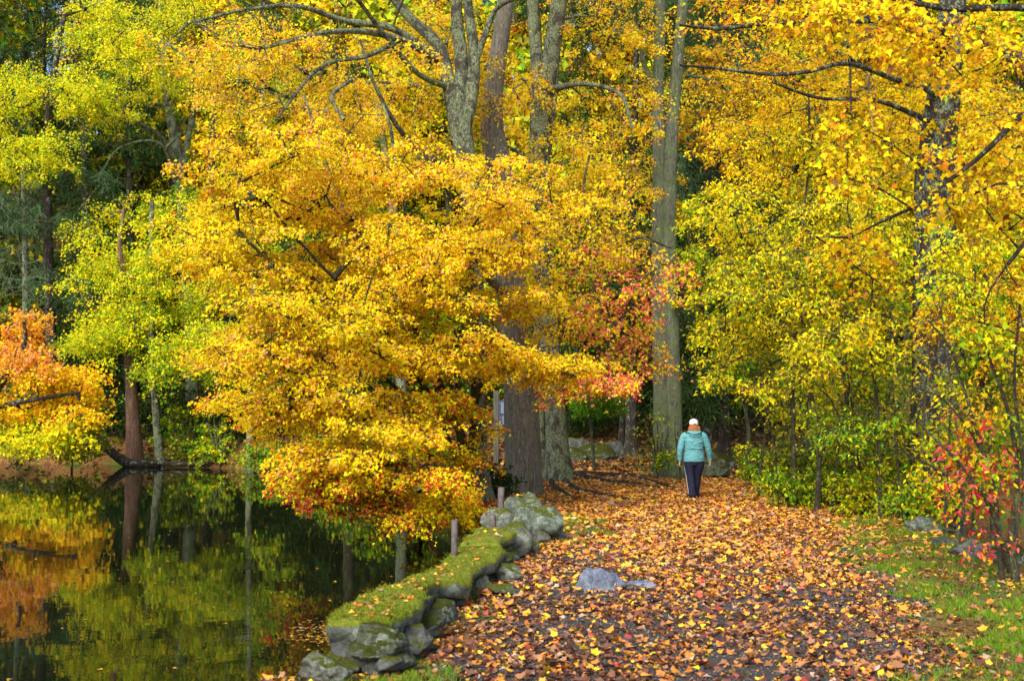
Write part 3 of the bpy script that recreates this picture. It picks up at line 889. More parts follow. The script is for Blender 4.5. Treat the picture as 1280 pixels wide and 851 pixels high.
sapling(1310, 600, 26, [(1310, 600, 16), (1300, 400, 14), (1290, 250, 12), (1280, 100, 8)], 'orange-leaved tree filling the right edge behind the spotted giant',
        [(1260, 310, 50, 80, 24.5, 27, 90, 'orange'), (1240, 200, 50, 70, 25, 28, 50, 'orange'), (1270, 450, 40, 60, 24.5, 27, 40, 'goldbrown')], name='orange_maple', shape='tri', bk=B_DARK)
sapling(1085, 600, 34, [(1120, 600, 12), (1115, 450, 10), (1100, 250, 8), (1080, 80, 6)], 'large olive and gold tree behind the right thicket',
        [(1040, 450, 110, 60, 32, 37, 80, 'olive'), (1090, 350, 120, 80, 32, 37, 100, 'olive'), (1010, 280, 100, 90, 33, 38, 110, 'thicket'), (1220, 560, 90, 50, 30, 36, 50, 'under'),
         (960, 130, 110, 90, 34, 39, 130, 'goldbrown'), (1100, 150, 130, 90, 34, 38, 130, 'gold')], size=.12, nleaf=70, spray=.7, name='olive_tree', shape='tri', bk=B_GREY)
sapling(1240, 600, 38, [(1240, 590, 12), (1235, 450, 10), (1230, 250, 8), (1220, 80, 6)], 'gold-leaved tree in the upper right behind the crossing limbs',
        [(1230, 150, 110, 110, 36, 41, 140, 'goldbrown'), (1240, 350, 90, 90, 36, 41, 90, 'olive'), (1130, 20, 140, 50, 36, 41, 60, 'gold'), (1240, 520, 90, 70, 34, 39, 70, 'under')], size=.13, nleaf=70, spray=.8, name='gold_tree', shape='tri', bk=B_GREY)

# red-leaved shrub with bare twigs over the right bank
t = Tree('red_shrub', 'tangled shrub of grey twigs with crimson leaves on the right bank edge', 13.6, 1255, B_TWIG, cat='shrub', rootamt=.1)
t.chain([(1252, 715, 8), (1248, 660, 7), (1240, 600, 6), (1215, 520, 4), (1190, 440, 3), (1160, 400, 2)])
t.chain([(1270, 722, 10), (1264, 670, 8), (1272, 600, 6), (1262, 520, 5), (1235, 440, 3), (1230, 380, 2)])
t.chain([(1262, 715, 6), (1240, 640, 5, 13.2), (1200, 580, 4, 13), (1150, 530, 2.5, 13)], attach=True)
t.chain([(1266, 690, 6), (1280, 600, 5), (1268, 480, 4, 13.2), (1275, 380, 3, 13)], attach=True)
t.chain([(1250, 660, 5), (1225, 610, 4, 13.8), (1180, 590, 3, 14), (1120, 560, 2, 14)], attach=True)
t.chain([(1245, 620, 4), (1225, 560, 3), (1180, 500, 2.5, 13.2), (1130, 480, 2, 13)], attach=True)
t.grow(t.targets([(1235, 610, 55, 50, 12.6, 14.5, 27, 'redshrub'), (1215, 550, 50, 45, 13, 14.5, 16, 'redshrub'), (1245, 680, 35, 20, 12.8, 14, 5, 'redshrub'), (1245, 500, 40, 50, 13, 14.5, 8, 'goldbrown'), (1260, 560, 30, 60, 13, 14.5, 10, 'yelgreen')],
                 thr=.4, freq=1.5), spray=.22, thick=.05, nleaf=24, size=.058, shape='oval', twigs=4, bmin=.0022, pipe=.003, seg=.22, wild=.9)
t.bare([at(x_, y_, 13.3) for x_, y_ in ((1200, 440), (1215, 520), (1235, 440), (1262, 470), (1225, 390), (1260, 600))], n=4, ln=.75, r=.004, up=.3)
t.done()

# ------------------------------------------------------------------ left bank of the pond
def far(name, label, px, Y, pts, bk, blobs, size=.105, nleaf=115, spray=.85, shape='tri', thr=.50, limbs=(), cat='tree', bare=None, freq=.35, group=None, **kw):
    t = Tree(name, label, Y, px, bk, cat=cat, group=group, **kw)
    t.chain(pts)
    for l in limbs: t.chain(l, attach=True)
    t.grow(t.targets(blobs, thr=thr, freq=freq), nleaf=nleaf, size=size, spray=spray, shape=shape, thick=.14, seg=.8, bmin=.012, pipe=.014, jit=.25)
    if bare: t.bare(**bare)
    t.done()
    return t
far('orange_maple', 'small orange and yellow maple hanging over the water at the left edge', 60, 47, [(-30, 575, 16), (-20, 520, 14), (5, 470, 10), (30, 430, 6), (30, 400, 4)], B_DARK,
    [(28, 420, 30, 26, 45, 48, 14, 'orangered'), (15, 455, 50, 16, 45, 49, 22, 'orangered'), (40, 480, 70, 20, 45, 49, 34, 'orange'), (60, 508, 70, 20, 44, 49, 40, 'orange'), (30, 535, 70, 24, 44, 48, 60, 'yellow'), (95, 480, 40, 22, 45, 49, 22, 'orange'), (25, 400, 22, 14, 46, 48, 8, 'orangered')],
    size=.13, limbs=[[(-15, 510, 8), (40, 500, 6, 46), (100, 490, 3, 46)]])
far('reddish_trunk_tree', 'reddish brown trunk on the far shore under yellow-green leaves', 167, 53, [(168, 573, 21), (166, 520, 17), (162, 450, 13), (158, 370, 9), (150, 310, 6), (155, 260, 4)], B_RED,
    [(180, 300, 100, 60, 50, 56, 80, 'yellow'), (140, 380, 75, 55, 50, 56, 70, 'yellow'), (200, 420, 100, 45, 49, 55, 70, 'yelgreen2'), (140, 440, 60, 24, 50, 54, 20, 'yelgreen2'), (220, 350, 80, 50, 50, 56, 60, 'yelgreen2')])
far('pale_stem_tree', 'thin grey trunk just right of the reddish one on the far shore', 197, 52.5, [(200, 575, 12), (195, 520, 9), (190, 450, 8), (188, 350, 7), (190, 250, 5)], B_GREY,
    [(240, 462, 60, 22, 49, 53, 22, 'yelgreen'), (250, 430, 60, 30, 49, 53, 30, 'yelgreen2'), (290, 300, 60, 60, 50, 54, 40, 'yelgreen')])
far('forked_far_tree', 'far-shore tree whose grey-green trunk forks into three limbs in a dark gap', 245, 60, [(243, 570, 18), (240, 480, 16), (236, 380, 15), (230, 290, 15), (224, 215, 16), (218, 170, 13), (205, 100, 9), (200, 0, 6)], B_GREY,
    [(290, 110, 90, 50, 57, 62, 60, 'yelgreen2'), (240, 60, 100, 60, 58, 64, 70, 'yellow'), (130, 60, 60, 60, 56, 62, 46, 'yelgreen2'), (300, 180, 60, 60, 57, 62, 36, 'yelgreen'), (220, 250, 80, 30, 56, 60, 30, 'yelgreen')],
    limbs=[[(226, 225, 9), (238, 160, 8), (248, 120, 6)], [(224, 210, 8), (205, 175, 6, 59), (170, 150, 5, 58), (140, 120, 3, 58)], [(222, 235, 6), (200, 180, 4, 58), (150, 185, 3, 57), (125, 220, 2, 57)]], zb=None)
far('dark_shore_tree', 'dark trunk on the far shore right of the forked tree', 262, 57, [(262, 575, 15), (262, 500, 13), (258, 400, 12), (262, 250, 10), (270, 100, 7)], B_DARK, [(330, 470, 60, 60, 55, 60, 30, 'under'), (290, 380, 60, 50, 56, 60, 30, 'yelgreen')])
far('green_trunk_tree', 'slim pale green trunk on the far shore seen mirrored in the open water', 313, 50, [(313, 582, 9), (312, 520, 8), (316, 400, 7), (320, 250, 8), (330, 100, 5)], B_GREY, [(330, 330, 80, 70, 50, 55, 40, 'yelgreen2'), (315, 440, 45, 60, 47, 49.6, 36, 'yelgreen')])
far('pale_birch', 'pale green trunk behind the low yellow boughs, its reflection standing in the pond', 503, 37, [(503, 600, 15), (502, 520, 14), (500, 430, 13), (496, 330, 12), (490, 250, 10), (470, 120, 8)], B_PALE, [(450, 180, 100, 60, 36, 40, 40, 'mapletop')], size=.12)
far('dark_birch', 'dark grey-sided trunk behind the low yellow boughs, left of the pale green one', 436, 39, [(436, 600, 15), (437, 520, 14), (438, 430, 13), (430, 300, 11), (430, 150, 8)], B_DARK2, [(400, 230, 100, 60, 38, 42, 40, 'yellow')], size=.12)
far('yellow_shore_tree', 'tall yellow tree filling the upper left corner', 60, 56, [(70, 560, 14), (65, 450, 13), (60, 300, 12), (60, 150, 9), (80, 20, 6)], B_DARK,
    [(50, 130, 85, 55, 52, 58, 100, 'yellow'), (40, 190, 60, 30, 52, 57, 36, 'yellow'), (140, 100, 60, 60, 53, 58, 60, 'yellow'), (125, 40, 50, 40, 53, 60, 36, 'yellow'), (190, 20, 90, 40, 54, 60, 50, 'yellow')],)
far('bare_hemlock', 'half-bare grey conifer with dead limbs left on the far shore', 30, 57, [(35, 560, 10), (33, 450, 9), (32, 350, 8), (30, 260, 6), (28, 200, 4)], B_GREY,
    [(60, 250, 100, 40, 53, 58, 50, 'pine'), (70, 340, 90, 40, 53, 58, 36, 'pine')], shape='need', size=.3, nleaf=80, bare=dict(starts=[at(32, y_, 57) for y_ in (280, 310, 330, 360, 390, 420)] + [at(110, 250, 56), at(150, 240, 57), at(160, 300, 57)], n=7, ln=3.2, r=.02))

def log(name, label, pts, Y, bk, cat='log'):
    A = []
    for (px, py, wd) in pts:
        p = at(px, py, Y); A.append([*p, wd / F * Y / 2])
    A = np.array(A); C = spline(A, 6); mb = MB(); mb.tube(C[:, :3], C[:, 3], 10, .15, 4)
    # closed ends
    b = A[0, :3]
    o = link(name, mb.mesh(name, bk, b), loc=b); tag(o, label, cat)
log('leaning_log', 'black dead trunk leaning out of the far shore over the water', [(200, 580, 9), (165, 580, 13), (150, 573, 12), (135, 561, 11), (118, 545, 9), (105, 536, 7), (92, 541, 3)], 52.0, B_DARK)
log('shore_log', 'dark log lying along the far waterline right of the reddish trunk', [(180, 578, 3), (215, 579, 6), (260, 580, 6), (300, 577, 3)], 51.4, B_DARK)

# dark evergreens on the left and behind, each its own tree
k = 0
for (px, Y, top, wd, lab) in [(-15, 62, -60, 60, 'dark green pine behind the half-bare conifer at the left edge'), (105, 64, 90, 60, 'dark shaded evergreen behind the reddish far-shore trunk'),
                              (160, 66, -20, 55, 'dark evergreen seen through the gap left of the forked far tree'), (330, 66, -20, 70, 'dark evergreen behind the slim pale green far-shore trunk'),
                              (420, 58, 60, 70, 'dark evergreen hidden behind the yellow maple crown')]:
    bl = []
    for i in range(7):
        f = i / 6
        y_ = top + (570 - top) * (.06 + .86 * f); r = wd * (.3 + .8 * f)
        bl.append((px, y_, r, (570 - top) / 12, Y - 1.5 - 1.5 * f, Y + 1.5 + f, int(12 + 22 * f), 'dark'))
    far('dark_evergreen', lab, px, Y, [(px, 565, 14), (px + 3, 350, 11), (px, max(top, -200) + 40, 6), (px, top, 3)], B_DARK, bl, shape='need', size=.36, nleaf=90, spray=1.3, thr=.42)

# ------------------------------------------------------------------ shrubs (each its own)
def shrub(px, py, Y, w_, h_, pal, label, size=.09, n=24, name='leafy_shrub', nleaf=45, shape='oval', spray=.35):
    t = Tree(name, label, Y, px, B_TWIG, cat='shrub', rootamt=.05)
    b = t.base; pts = []
    g = lambda a, c, e: t.chain([(px, py, 3), (px + a * .5, py - h_ * .35, 2.4), (px + a, py - h_ * c, 1.6)], attach=None if e else True)
    g(0, .8, True)
    for a in (-.6, -.3, .3, .6): g(a * w_, R.uniform(.6, .9), False)
    t.grow(t.targets([(px, py - h_ * .5, w_, h_ * .5, Y - w_ / F * Y * .6, Y + w_ / F * Y * .6, n, pal)], thr=.42, freq=1.2), nleaf=nleaf, size=size, spray=spray, shape=shape, twigs=3, seg=.3, bmin=.004, pipe=.004, wild=.8)
    t.done(trunk='stem', branches='twigs', crown='foliage')
shrub(974, 614, 27, 28, 60, 'under', 'low green bush at the path edge nearest the walker', n=26)
shrub(1050, 632, 23.5, 34, 75, 'under', 'green bush crowding the feet of the mossy yellowish stem', n=34)
shrub(1000, 622, 26, 30, 70, 'under', 'green bush behind the grey straight stem', n=28)
shrub(1105, 636, 22.5, 28, 80, 'under', 'leafy bush at the left of the spotted giant trunk foot', n=26)
shrub(1080, 560, 27, 60, 90, 'under', 'tall loose shrub in the middle of the right thicket', n=50)
shrub(1215, 600, 22.5, 45, 100, 'olive', 'olive-leaved bush behind the crimson shrub', n=34)
shrub(1000, 540, 29, 50, 80, 'olive', 'loose olive shrub hanging behind the two straight stems', n=40)
shrub(822, 590, 32, 22, 75, 'under', 'vine bush climbing the foot of the pale double trunk', n=26, size=.07, nleaf=30)
shrub(850, 585, 31.6, 10, 60, 'olive', 'sprig of yellowish vine on the pale trunk behind the walker', n=8, size=.07, nleaf=20)
shrub(275, 578, 51, 26, 66, 'yelgreen', 'bright yellow-green bush at the far waterline', n=24, size=.14, shape='tri', spray=.6)
shrub(230, 570, 53, 30, 60, 'under', 'dull green bush between the far-shore trunks', n=34, size=.14, shape='tri', spray=.6)
shrub(345, 588, 48, 36, 40, 'under', 'low green bush on the far shore beside the pale green trunk', n=36, size=.13, shape='tri', spray=.6)
shrub(90, 575, 50, 45, 50, 'olive', 'olive bush behind the leaning black log', n=40, size=.14, shape='tri', spray=.6)
shrub(140, 572, 56, 46, 80, 'dark', 'dark shaded bush behind the reddish far-shore trunk', n=50, size=.16, shape='tri', spray=.8)  # dark-leaved bushes from here on, added to darken the far bank's understory
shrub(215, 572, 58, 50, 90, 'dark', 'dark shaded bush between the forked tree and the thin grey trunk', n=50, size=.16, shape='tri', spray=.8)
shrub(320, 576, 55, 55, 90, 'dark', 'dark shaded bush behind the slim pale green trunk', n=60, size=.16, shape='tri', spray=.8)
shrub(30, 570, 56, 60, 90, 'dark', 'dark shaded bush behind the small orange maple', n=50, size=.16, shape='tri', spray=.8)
shrub(395, 590, 46, 30, 50, 'under', 'dark green bush on the shore behind the low yellow boughs', n=30, size=.13, shape='tri', spray=.5)
shrub(620, 625, 25.5, 22, 50, 'dark', 'shadowy bush at the oak foot behind the moss wall', n=22)
shrub(560, 615, 33, 40, 70, 'under', 'dull bush on the bank behind the yellow maple stems', n=36)
shrub(470, 600, 38, 60, 70, 'under', 'dull bush on the near shore behind the low boughs', n=44, size=.11, spray=.5)

for i_, (px, py, Y, lean, hh) in enumerate([(948, 606, 26, 14, 150), (972, 618, 24.5, -20, 190), (1040, 636, 22, 26, 230), (1072, 640, 22.5, -16, 200), (1128, 640, 21, -22, 220), (1010, 622, 26, 10, 170),
                                           (1150, 650, 19.5, 18, 260), (1206, 660, 18, -30, 280), (1092, 640, 23, 30, 180), (1180, 655, 18.5, 24, 240)]):
    s_ = Tree('thin_stem', ['thin twiggy stem nearest the walker in the right thicket', 'thin stem leaning left just before the grey straight stem', 'tall thin stem leaning right beside the mossy yellowish stem', 'thin stem leaning left out of the low yellowing bush',
              'thin stem tilting left against the spotted giant', 'short thin stem between the grey straight and mossy yellowish stems', 'tall thin twiggy stem crossing the spotted giant trunk foot', 'long bare stem leaning left out behind the crimson shrub',
              'thin stem leaning right onto the spotted giant', 'long thin stem rising over the pale lichened rock'][i_], Y, px, B_TWIG, cat='sapling', group='thin stems of the thicket', rootamt=.05)
    s_.chain([(px, py, 3.4), (px + lean * .3 + R.normal() * 3, py - hh * .35, 3), (px + lean * .6 + R.normal() * 4, py - hh * .7, 2.2), (px + lean, py - hh, 1.2)])
    s_.bare([at(px + lean * f_, py - hh * f_, Y) for f_ in (.35, .55, .75, .95)], n=3, ln=.9, r=.006, up=.4)
    s_.grow(s_.targets([(px + lean * .6, py - hh * .6, 40, hh * .42, Y - .8, Y + .8, 12, 'thicket')], thr=.42), nleaf=26, size=.07, spray=.32, shape='oval', twigs=3, seg=.3, bmin=.004, pipe=.004)
    s_.done()
for (px, py, Y, w_, h_, pal, lab, n_) in [(985, 626, 23, 36, 40, 'under', 'low green bush at the feet of the grey straight stem', 26), (1078, 642, 21.5, 36, 54, 'olive', 'low yellowing bush left of the spotted giant', 30), (1135, 655, 19.5, 26, 44, 'under', 'small bush right in front of the spotted giant', 18),
                                          (948, 604, 29, 22, 44, 'under', 'small dull bush just right of the walker', 22), (1190, 650, 19, 40, 110, 'olive', 'loose bush left behind the crimson shrub', 26)]:
    shrub(px, py, Y, w_, h_, pal, lab, size=.075, n=n_)
# ------------------------------------------------------------------ far woods: one mass
def woods():
    mb = MB(); LV = []
    k = 0
    rows = [(68, 3.0), (75, 3.2), (84, 3.8), (96, 4.6), (112, 5), (128, 6), (145, 7)]
    for Y, st in rows:
        half = Y * .62 + 8
        for x in np.arange(-half - 12, half + 8, st):
            x = x + R.uniform(-1.4, 1.4); y = Y + R.uniform(-5, 5)
            if abs(x - 3) < 1.0 and y < 78: continue
            z = gz1(x, y); H = R.uniform(24, 33) + min(Y - 68, 30) * .2
            r = R.uniform(.14, .32)
            lean = R.normal(size=2) * .5
            P = np.array([[x, y, z - .5], [x + lean[0] * .3, y, z + H * .4], [x + lean[0], y + lean[1], z + H]])
            mb.tube(spline(P, 4), np.linspace(r, .04, 9), 7)
            con = R.random() < (.85 if x < -.28 * Y else .4)
            ns = 64 if Y < 120 else 44
            hh = R.uniform(.1, 1, ns) ** .8
            rad = (1.15 - hh) * (3.4 if con else 3.0) + .8
            a = R.random(ns) * 6.28; q = np.sqrt(R.random(ns)) * rad
            C = np.stack([x + q * np.cos(a), y + q * np.sin(a), z + hh * H], 1)
            kk = 66
            idx = np.repeat(np.arange(ns), kk); m = len(idx)
            L_ = C[idx] + R.normal(size=(m, 3)) * np.array([.75, .75, .22])
            pal = 'dark' if con else ('olive' if R.random() < .4 else random.choice(['goldbrown', 'gold', 'olive']))
            colr = pick(PAL[pal], m, np.clip(R.normal(.5, .2, m), 0, 1))
            LV.append((L_, np.array([0, -.5, .6]) + R.normal(size=(m, 3)) * .6, .50 * R.uniform(.6, 1.3, m), nrm(R.normal(size=(m, 3)) + np.array([0, 0, -.5])), colr, 'need' if con else 'tri'))
    # undergrowth
    m = 70000
    x = R.uniform(-60, 60, m); y = R.uniform(54, 110, m)
    kp = (fbm(np.stack([x, y, 0 * x], 1) * .35, 3) > .5) & ((x > 10) | (x < -4) | (y > 58))
    x, y = x[kp], y[kp]; m = len(x)
    L_ = np.stack([x, y, gz(x, y) + R.random(m) ** 1.5 * 2.2], 1)
    LV.append((L_, R.normal(size=(m, 3)) + np.array([0, -.3, .5]), R.uniform(.12, .3, m), R.normal(size=(m, 3)), pick(PAL['under'], m), 'tri'))
    V, Q, C, off = [], [], [], 0
    for (L_, Nn, sz, tipd, colr, shape) in LV:
        v, q, nq = leaves(L_, Nn, sz, tipd, shape); V.append(v); Q.append(q + off); C.append(np.repeat(colr, nq, 0)); off += len(v)
    nl = sum(len(q) for q in Q)
    tv = np.concatenate(mb.V); tq = np.concatenate(mb.Q) + off
    me = mesh_quads('distant_woods', np.concatenate(V + [tv]), np.concatenate(Q + [tq]), [M_NEED, B_DARK], col=np.concatenate(C + [np.zeros((len(tq), 3))]),
                    matidx=np.concatenate([np.zeros(nl), np.ones(len(tq))]))
    tag(link('distant_woods', me), 'dark shaded woodland filling the background behind the pond and path', 'woods', kind='stuff')
woods()
# ------------------------------------------------------------------ mossy wall
WL = np.array([(-1.14, 9.15), (-1.08, 9.6), (-.91, 10.7), (-.59, 12.6), (-.25, 15.4), (-.05, 18.2), (.0, 18.9)])   # centre line
WW = np.array([.21, .24, .17, .20, .22, .22, .2])                                                                  # half width
def build_wall():
    root = empty('moss_wall', (-1.2, 9.8, 0), 'low old stone wall capped in bright green moss between pond and path', 'wall')
    b = np.array([-1.2, 9.8, 0.0])
    C = spline(np.column_stack([WL, WW]), 26)
    n = len(C)
    T = nrm(np.gradient(C[:, :2], axis=0)); Nr = np.stack([T[:, 1], -T[:, 0]], 1)
    s = np.concatenate([[0], np.cumsum(np.linalg.norm(np.diff(C[:, :2], axis=0), axis=1))]); L_ = s[-1]
    def loft(prof_fn, name, mat, seed, i0=0, i1=None, amp=.05, fr=3.0):
        i1 = n if i1 is None else i1
        rows = []
        for i in range(i0, i1):
            pr = prof_fn(i, (i - i0) / max(1, i1 - 1 - i0))       # (k,2) of across, up
            rows.append(np.stack([C[i, 0] + Nr[i, 0] * pr[:, 0], C[i, 1] + Nr[i, 1] * pr[:, 0], pr[:, 1]], 1))
        V = np.array(rows); m, k = V.shape[:2]
        q = V.reshape(-1, 3)
        d = np.stack([fbm(q * fr + seed + o, 4) - .5 for o in (0, 31, 67)], 1)
        d2 = np.stack([fbm(q * fr * 4 + seed + o, 3) - .5 for o in (5, 37, 71)], 1)
        d3 = np.abs(fbm(q * fr * 1.7 + seed + 13, 3) - .5)[:, None] * np.array([1, 1, .5])
        d4 = np.stack([fbm(q * fr * 9 + seed + o, 2) - .5 for o in (15, 47, 81)], 1)
        q = q + d * amp * 2 + d2 * amp * .8 - d3 * amp * 1.6 + d4 * amp * .45
        i = np.arange(m - 1)[:, None] * k; j = np.arange(k)[None]; j2 = (j + 1) % k
        Q = np.stack([i + j, i + j2, i + k + j2, i + k + j], -1).reshape(-1, 4)
        c0 = q[:k].mean(0); c1 = q[-k:].mean(0)
        V2 = np.vstack([q, c0, c1])
        tr = [(m * k, (j_ + 1) % k, j_) for j_ in range(k)] + [(m * k + 1, (m - 1) * k + j_, (m - 1) * k + (j_ + 1) % k) for j_ in range(k)]
        link(name, mesh_quads(name, V2 - b, Q, mat, smooth=True, Tri=np.array(tr)), root)
    top = lambda i: .36 + .05 * sin(s[i] * 1.3) - .05 * s[i] / L_
    EN = np.round(fbm(np.stack([s * 2.3, s * 0, s * 0 + 7], 1), 3) * 9) / 9 - .5
    EN = np.convolve(EN, [.25, .5, .25], 'same')
    def cap(i, f):
        h = C[i, 2]; e = .38 * EN[i] - .02
        z = top(i); th = .15 + .03 * sin(s[i] * 3)
        a = np.linspace(0, 1, 20)
        up = [(-h - .02 + (2 * h + .06 + e) * t, z + .012 * sin(pi * t) - .012 * (t > .97)) for t in a]
        rt = [(h + .055 + e, z - .03), (h + .06 + e, z - .07), (h + .03 + e, z - th)]
        dn = [(h + .0 + e - (2 * h + .02 + e) * t, z - th) for t in np.linspace(0.03, 1, 7)]
        return np.array(up + rt + dn + [(-h - .04, z - th * .6), (-h - .04, z - .03)])
    # the coping breaks into three long slabs
    cuts = [0, int(n * .27), int(n * .60), n]
    for a_, b_ in zip(cuts[:-1], cuts[1:]):
        loft(cap, 'coping_slab', M_MOSS, 3.0 + a_, a_, min(n, b_ + 0) if b_ == n else b_ - 1, .03, 3.6)
    def body(i, f):
        h = C[i, 2]; z = top(i) - .11; j = .05 * math.sin(s[i] * 4.2)
        L1 = [(-h, z), (h - .04 + j * .5, z), (h - .10 + j, z * .55), (h - .02, .02), (h + .05, -.3)]
        L2 = [(-h - .1, -1.3), (-h - .06, -.5), (-h - .02, .0)]
        P_ = L1 + L2
        out = []
        for p, q in zip(P_, P_[1:] + P_[:1]):
            for t in (0, .34, .67): out.append((p[0] + (q[0] - p[0]) * t, p[1] + (q[1] - p[1]) * t))
        return np.array(out)
    loft(body, 'wall_core', M_ROCKD, 9, 0, n, .06, 2.2)
    # facing stones on the path side and the end
    sid = 0
    for i in range(6, n - 4, 7):
        sc = R.uniform(.13, .24)
        h = C[i, 2]
        p = np.array([C[i, 0] + Nr[i, 0] * (h - .05), C[i, 1] + Nr[i, 1] * (h - .05), .06 + R.uniform(-.05, .05)])
        o = link('facing_stone', rock_mesh('facing_stone', sc * 1.1, sc * 1.35, sc * .62, [M_ROCKD, M_ROCKG, M_ROCK][sid % 3], 50 + sid), root, p - b)
        o.rotation_euler = (R.uniform(-.2, .2), R.uniform(-.2, .2), math.atan2(T[i, 1], T[i, 0]) + pi / 2 + R.uniform(-.3, .3))
        sid += 1
    for (x, y, z, sc) in [(-1.26, 9.25, .02, .16), (-1.0, 9.2, .05, .17), (-1.5, 9.5, -.45, .3), (-1.35, 10.2, -.5, .3), (-.82, 9.6, .12, .2), (-.74, 10.1, .14, .17), (-.72, 10.5, .1, .2), (-.62, 11.0, .1, .18)]:
        o = link('facing_stone', rock_mesh('facing_stone', sc, sc, sc * .8, M_ROCKD if sid % 2 else M_ROCKG, 50 + sid), root, np.array([x, y, z]) - b); sid += 1
    # tufts standing out of the moss
    B_, T_ = [], []
    for o in [c_ for c_ in root.children if c_.name.startswith('coping')]:
        me = o.data; nf = len(me.polygons)
        ce = np.empty(nf * 3); no = np.empty(nf * 3); me.polygons.foreach_get('center', ce); me.polygons.foreach_get('normal', no)
        ce = ce.reshape(-1, 3); no = no.reshape(-1, 3); ar = np.empty(nf); me.polygons.foreach_get('area', ar)
        kp = no[:, 2] > .45
        ce, no, ar = ce[kp], no[kp], ar[kp]
        m_ = 26000; i_ = R.choice(len(ce), m_, p=ar / ar.sum())
        p_ = ce[i_] + R.normal(size=(m_, 3)) * np.array([.03, .03, .002])
        g_ = fbm(p_ * 6 + 3, 4); k_ = g_ > .49
        B_.append(p_[k_]); T_.append(no[i_][k_] * .4 + np.array([0, 0, .6]))
    P_ = np.concatenate(B_); n_ = len(P_)
    v, q, nq = leaves(P_ - np.array([0, 0, .004]), R.normal(size=(n_, 3)), .017 * R.uniform(.5, 1.5, n_), np.concatenate(T_) * 3, 'need')
    link('moss_tufts', mesh_quads('moss_tufts', v, q, M_GRASS, col=pick([(4, (.16, .21, .010)), (4, (.27, .30, .012)), (2, (.08, .12, .01)), (1, (.40, .38, .04))], n_)), root)
    return root
build_wall()

def stake(px, py, hpx, Y, label):
    p = at(px, py, Y); r = 4.0 / F * Y
    m = MB(); hh = hpx / F * Y
    m.tube([(0, 0, -.1), (0, 0, hh * .5), (0, 0, hh), (0, 0, hh)], [r, r, r, r * .93], 16)
    m.tube([(0, 0, hh), (0, 0, hh - .002)], [r * .93, r * .6], 16); m.tube([(0, 0, hh - .002), (0, 0, hh - .12)], [r * .62, r * .55], 16)
    o = link('pipe_post', m.mesh('pipe_post', M_PIPE), loc=(p[0], p[1], p[2]))
    o.rotation_euler = (R.uniform(-.03, .03), R.uniform(-.05, .05), 0)
    tag(o, label, 'post', 'cut pipe posts set in the mossy wall')
m, t_, N_, L_ = new_mat('weathered_pipe')
v_ = mapping(t_, (1, 1, .5))
M_PIPE = finish(m, t_, ramp(t_, noise(t_, v_, 30, 6, .7), [(.35, (.045, .03, .022)), (.6, (.13, .10, .09)), (.8, (.22, .19, .18))]), .7, noise(t_, v_, 60, 3), .005, .4)
def wall_Y(py): return float(np.interp(py, [636, 650, 661, 688, 770], [18.2, 16.9, 15.6, 13.6, 9.6]))
stake(568, 688, 38, 13.55, 'tallest rusty pipe post, nearest the camera on the mossy wall')
stake(616, 657, 13, 16.0, 'shortest pipe stub sticking out of the mossy wall top')
stake(626, 635, 26, 18.2, 'farthest pipe post on the mossy wall, just before the pale boulders')

# ------------------------------------------------------------------ boulders
rock(670, 668, 66, 42, M_ROCKL, 'large pale lichened boulder where the mossy wall ends', 1, Y=17.2, zoff=.08)
rock(655, 652, 54, 34, M_ROCKL, 'pale boulder lying behind and left of the large lichened one', 2, Y=18.4, zoff=.18)
rock(690, 668, 36, 30, M_ROCKL, 'smaller rounded pale boulder at the path side of the pile', 3, Y=17.6)
rock(640, 690, 46, 40, M_ROCK, 'leaning green-grey stone against the wall below the pale boulders', 4, Y=15.6, zoff=.05)
rock(622, 668, 44, 30, M_ROCK, 'flat stone wedged onto the wall top beside the shortest pipe stub', 5, Y=16.2, zoff=.22)
rock(655, 686, 34, 22, M_ROCK, 'low rounded stone beside the leaning green-grey one', 6, Y=16.0)
rock(672, 672, 30, 16, M_ROCKD, 'small dark stone at the foot of the large lichened boulder', 7, Y=16.9, name='stone', cat='stone')
rock(632, 728, 36, 20, M_ROCK, 'grey stone half covered in leaves beside the middle of the wall', 8, name='stone', cat='stone')
rock(628, 745, 40, 12, M_ROCKD, 'flat grey stone flush with the leaves just in front of the half-covered one', 9, name='stone', cat='stone')
rock(582, 762, 52, 42, M_ROCKG, 'mossy slanting slab leaning against the broken part of the wall', 10, zoff=.04, rot=.5)
rock(545, 800, 70, 24, M_ROCKD, 'low dark slab in the leaves below the broken wall', 11, sink=.35)
rock(500, 815, 66, 18, M_ROCKG, 'flat mossy stone in the grass in front of the wall end', 12, sink=.35)
rock(402, 850, 66, 30, M_ROCK, 'grey rounded rock in the bottom left at the water edge', 13, Y=8.6, zoff=.06)
rock(425, 830, 52, 22, M_ROCK, 'grey rock just behind the rounded one, at the foot of the wall end', 14, Y=9.05, zoff=.0)
rock(470, 800, 78, 40, M_ROCKG, 'blocky mossy stone forming the near end of the wall', 15, Y=8.95, zoff=.13, sink=.1)
o_ = rock(748, 739, 80, 22, M_ROCKB, 'bluish white rock poking through the leaves in the path', 33, sink=.56, deep=.5)
o_.rotation_euler = (.05, .16, .2)
rock(806, 733, 56, 6, M_ROCKB, 'long flat grey rock barely showing right of the bluish white one', 17, sink=.6, deep=.4, name='stone', cat='stone')
rock(900, 584, 46, 36, M_ROCKG, 'round mossy boulder right behind the walker', 18, Y=33, sink=.15)
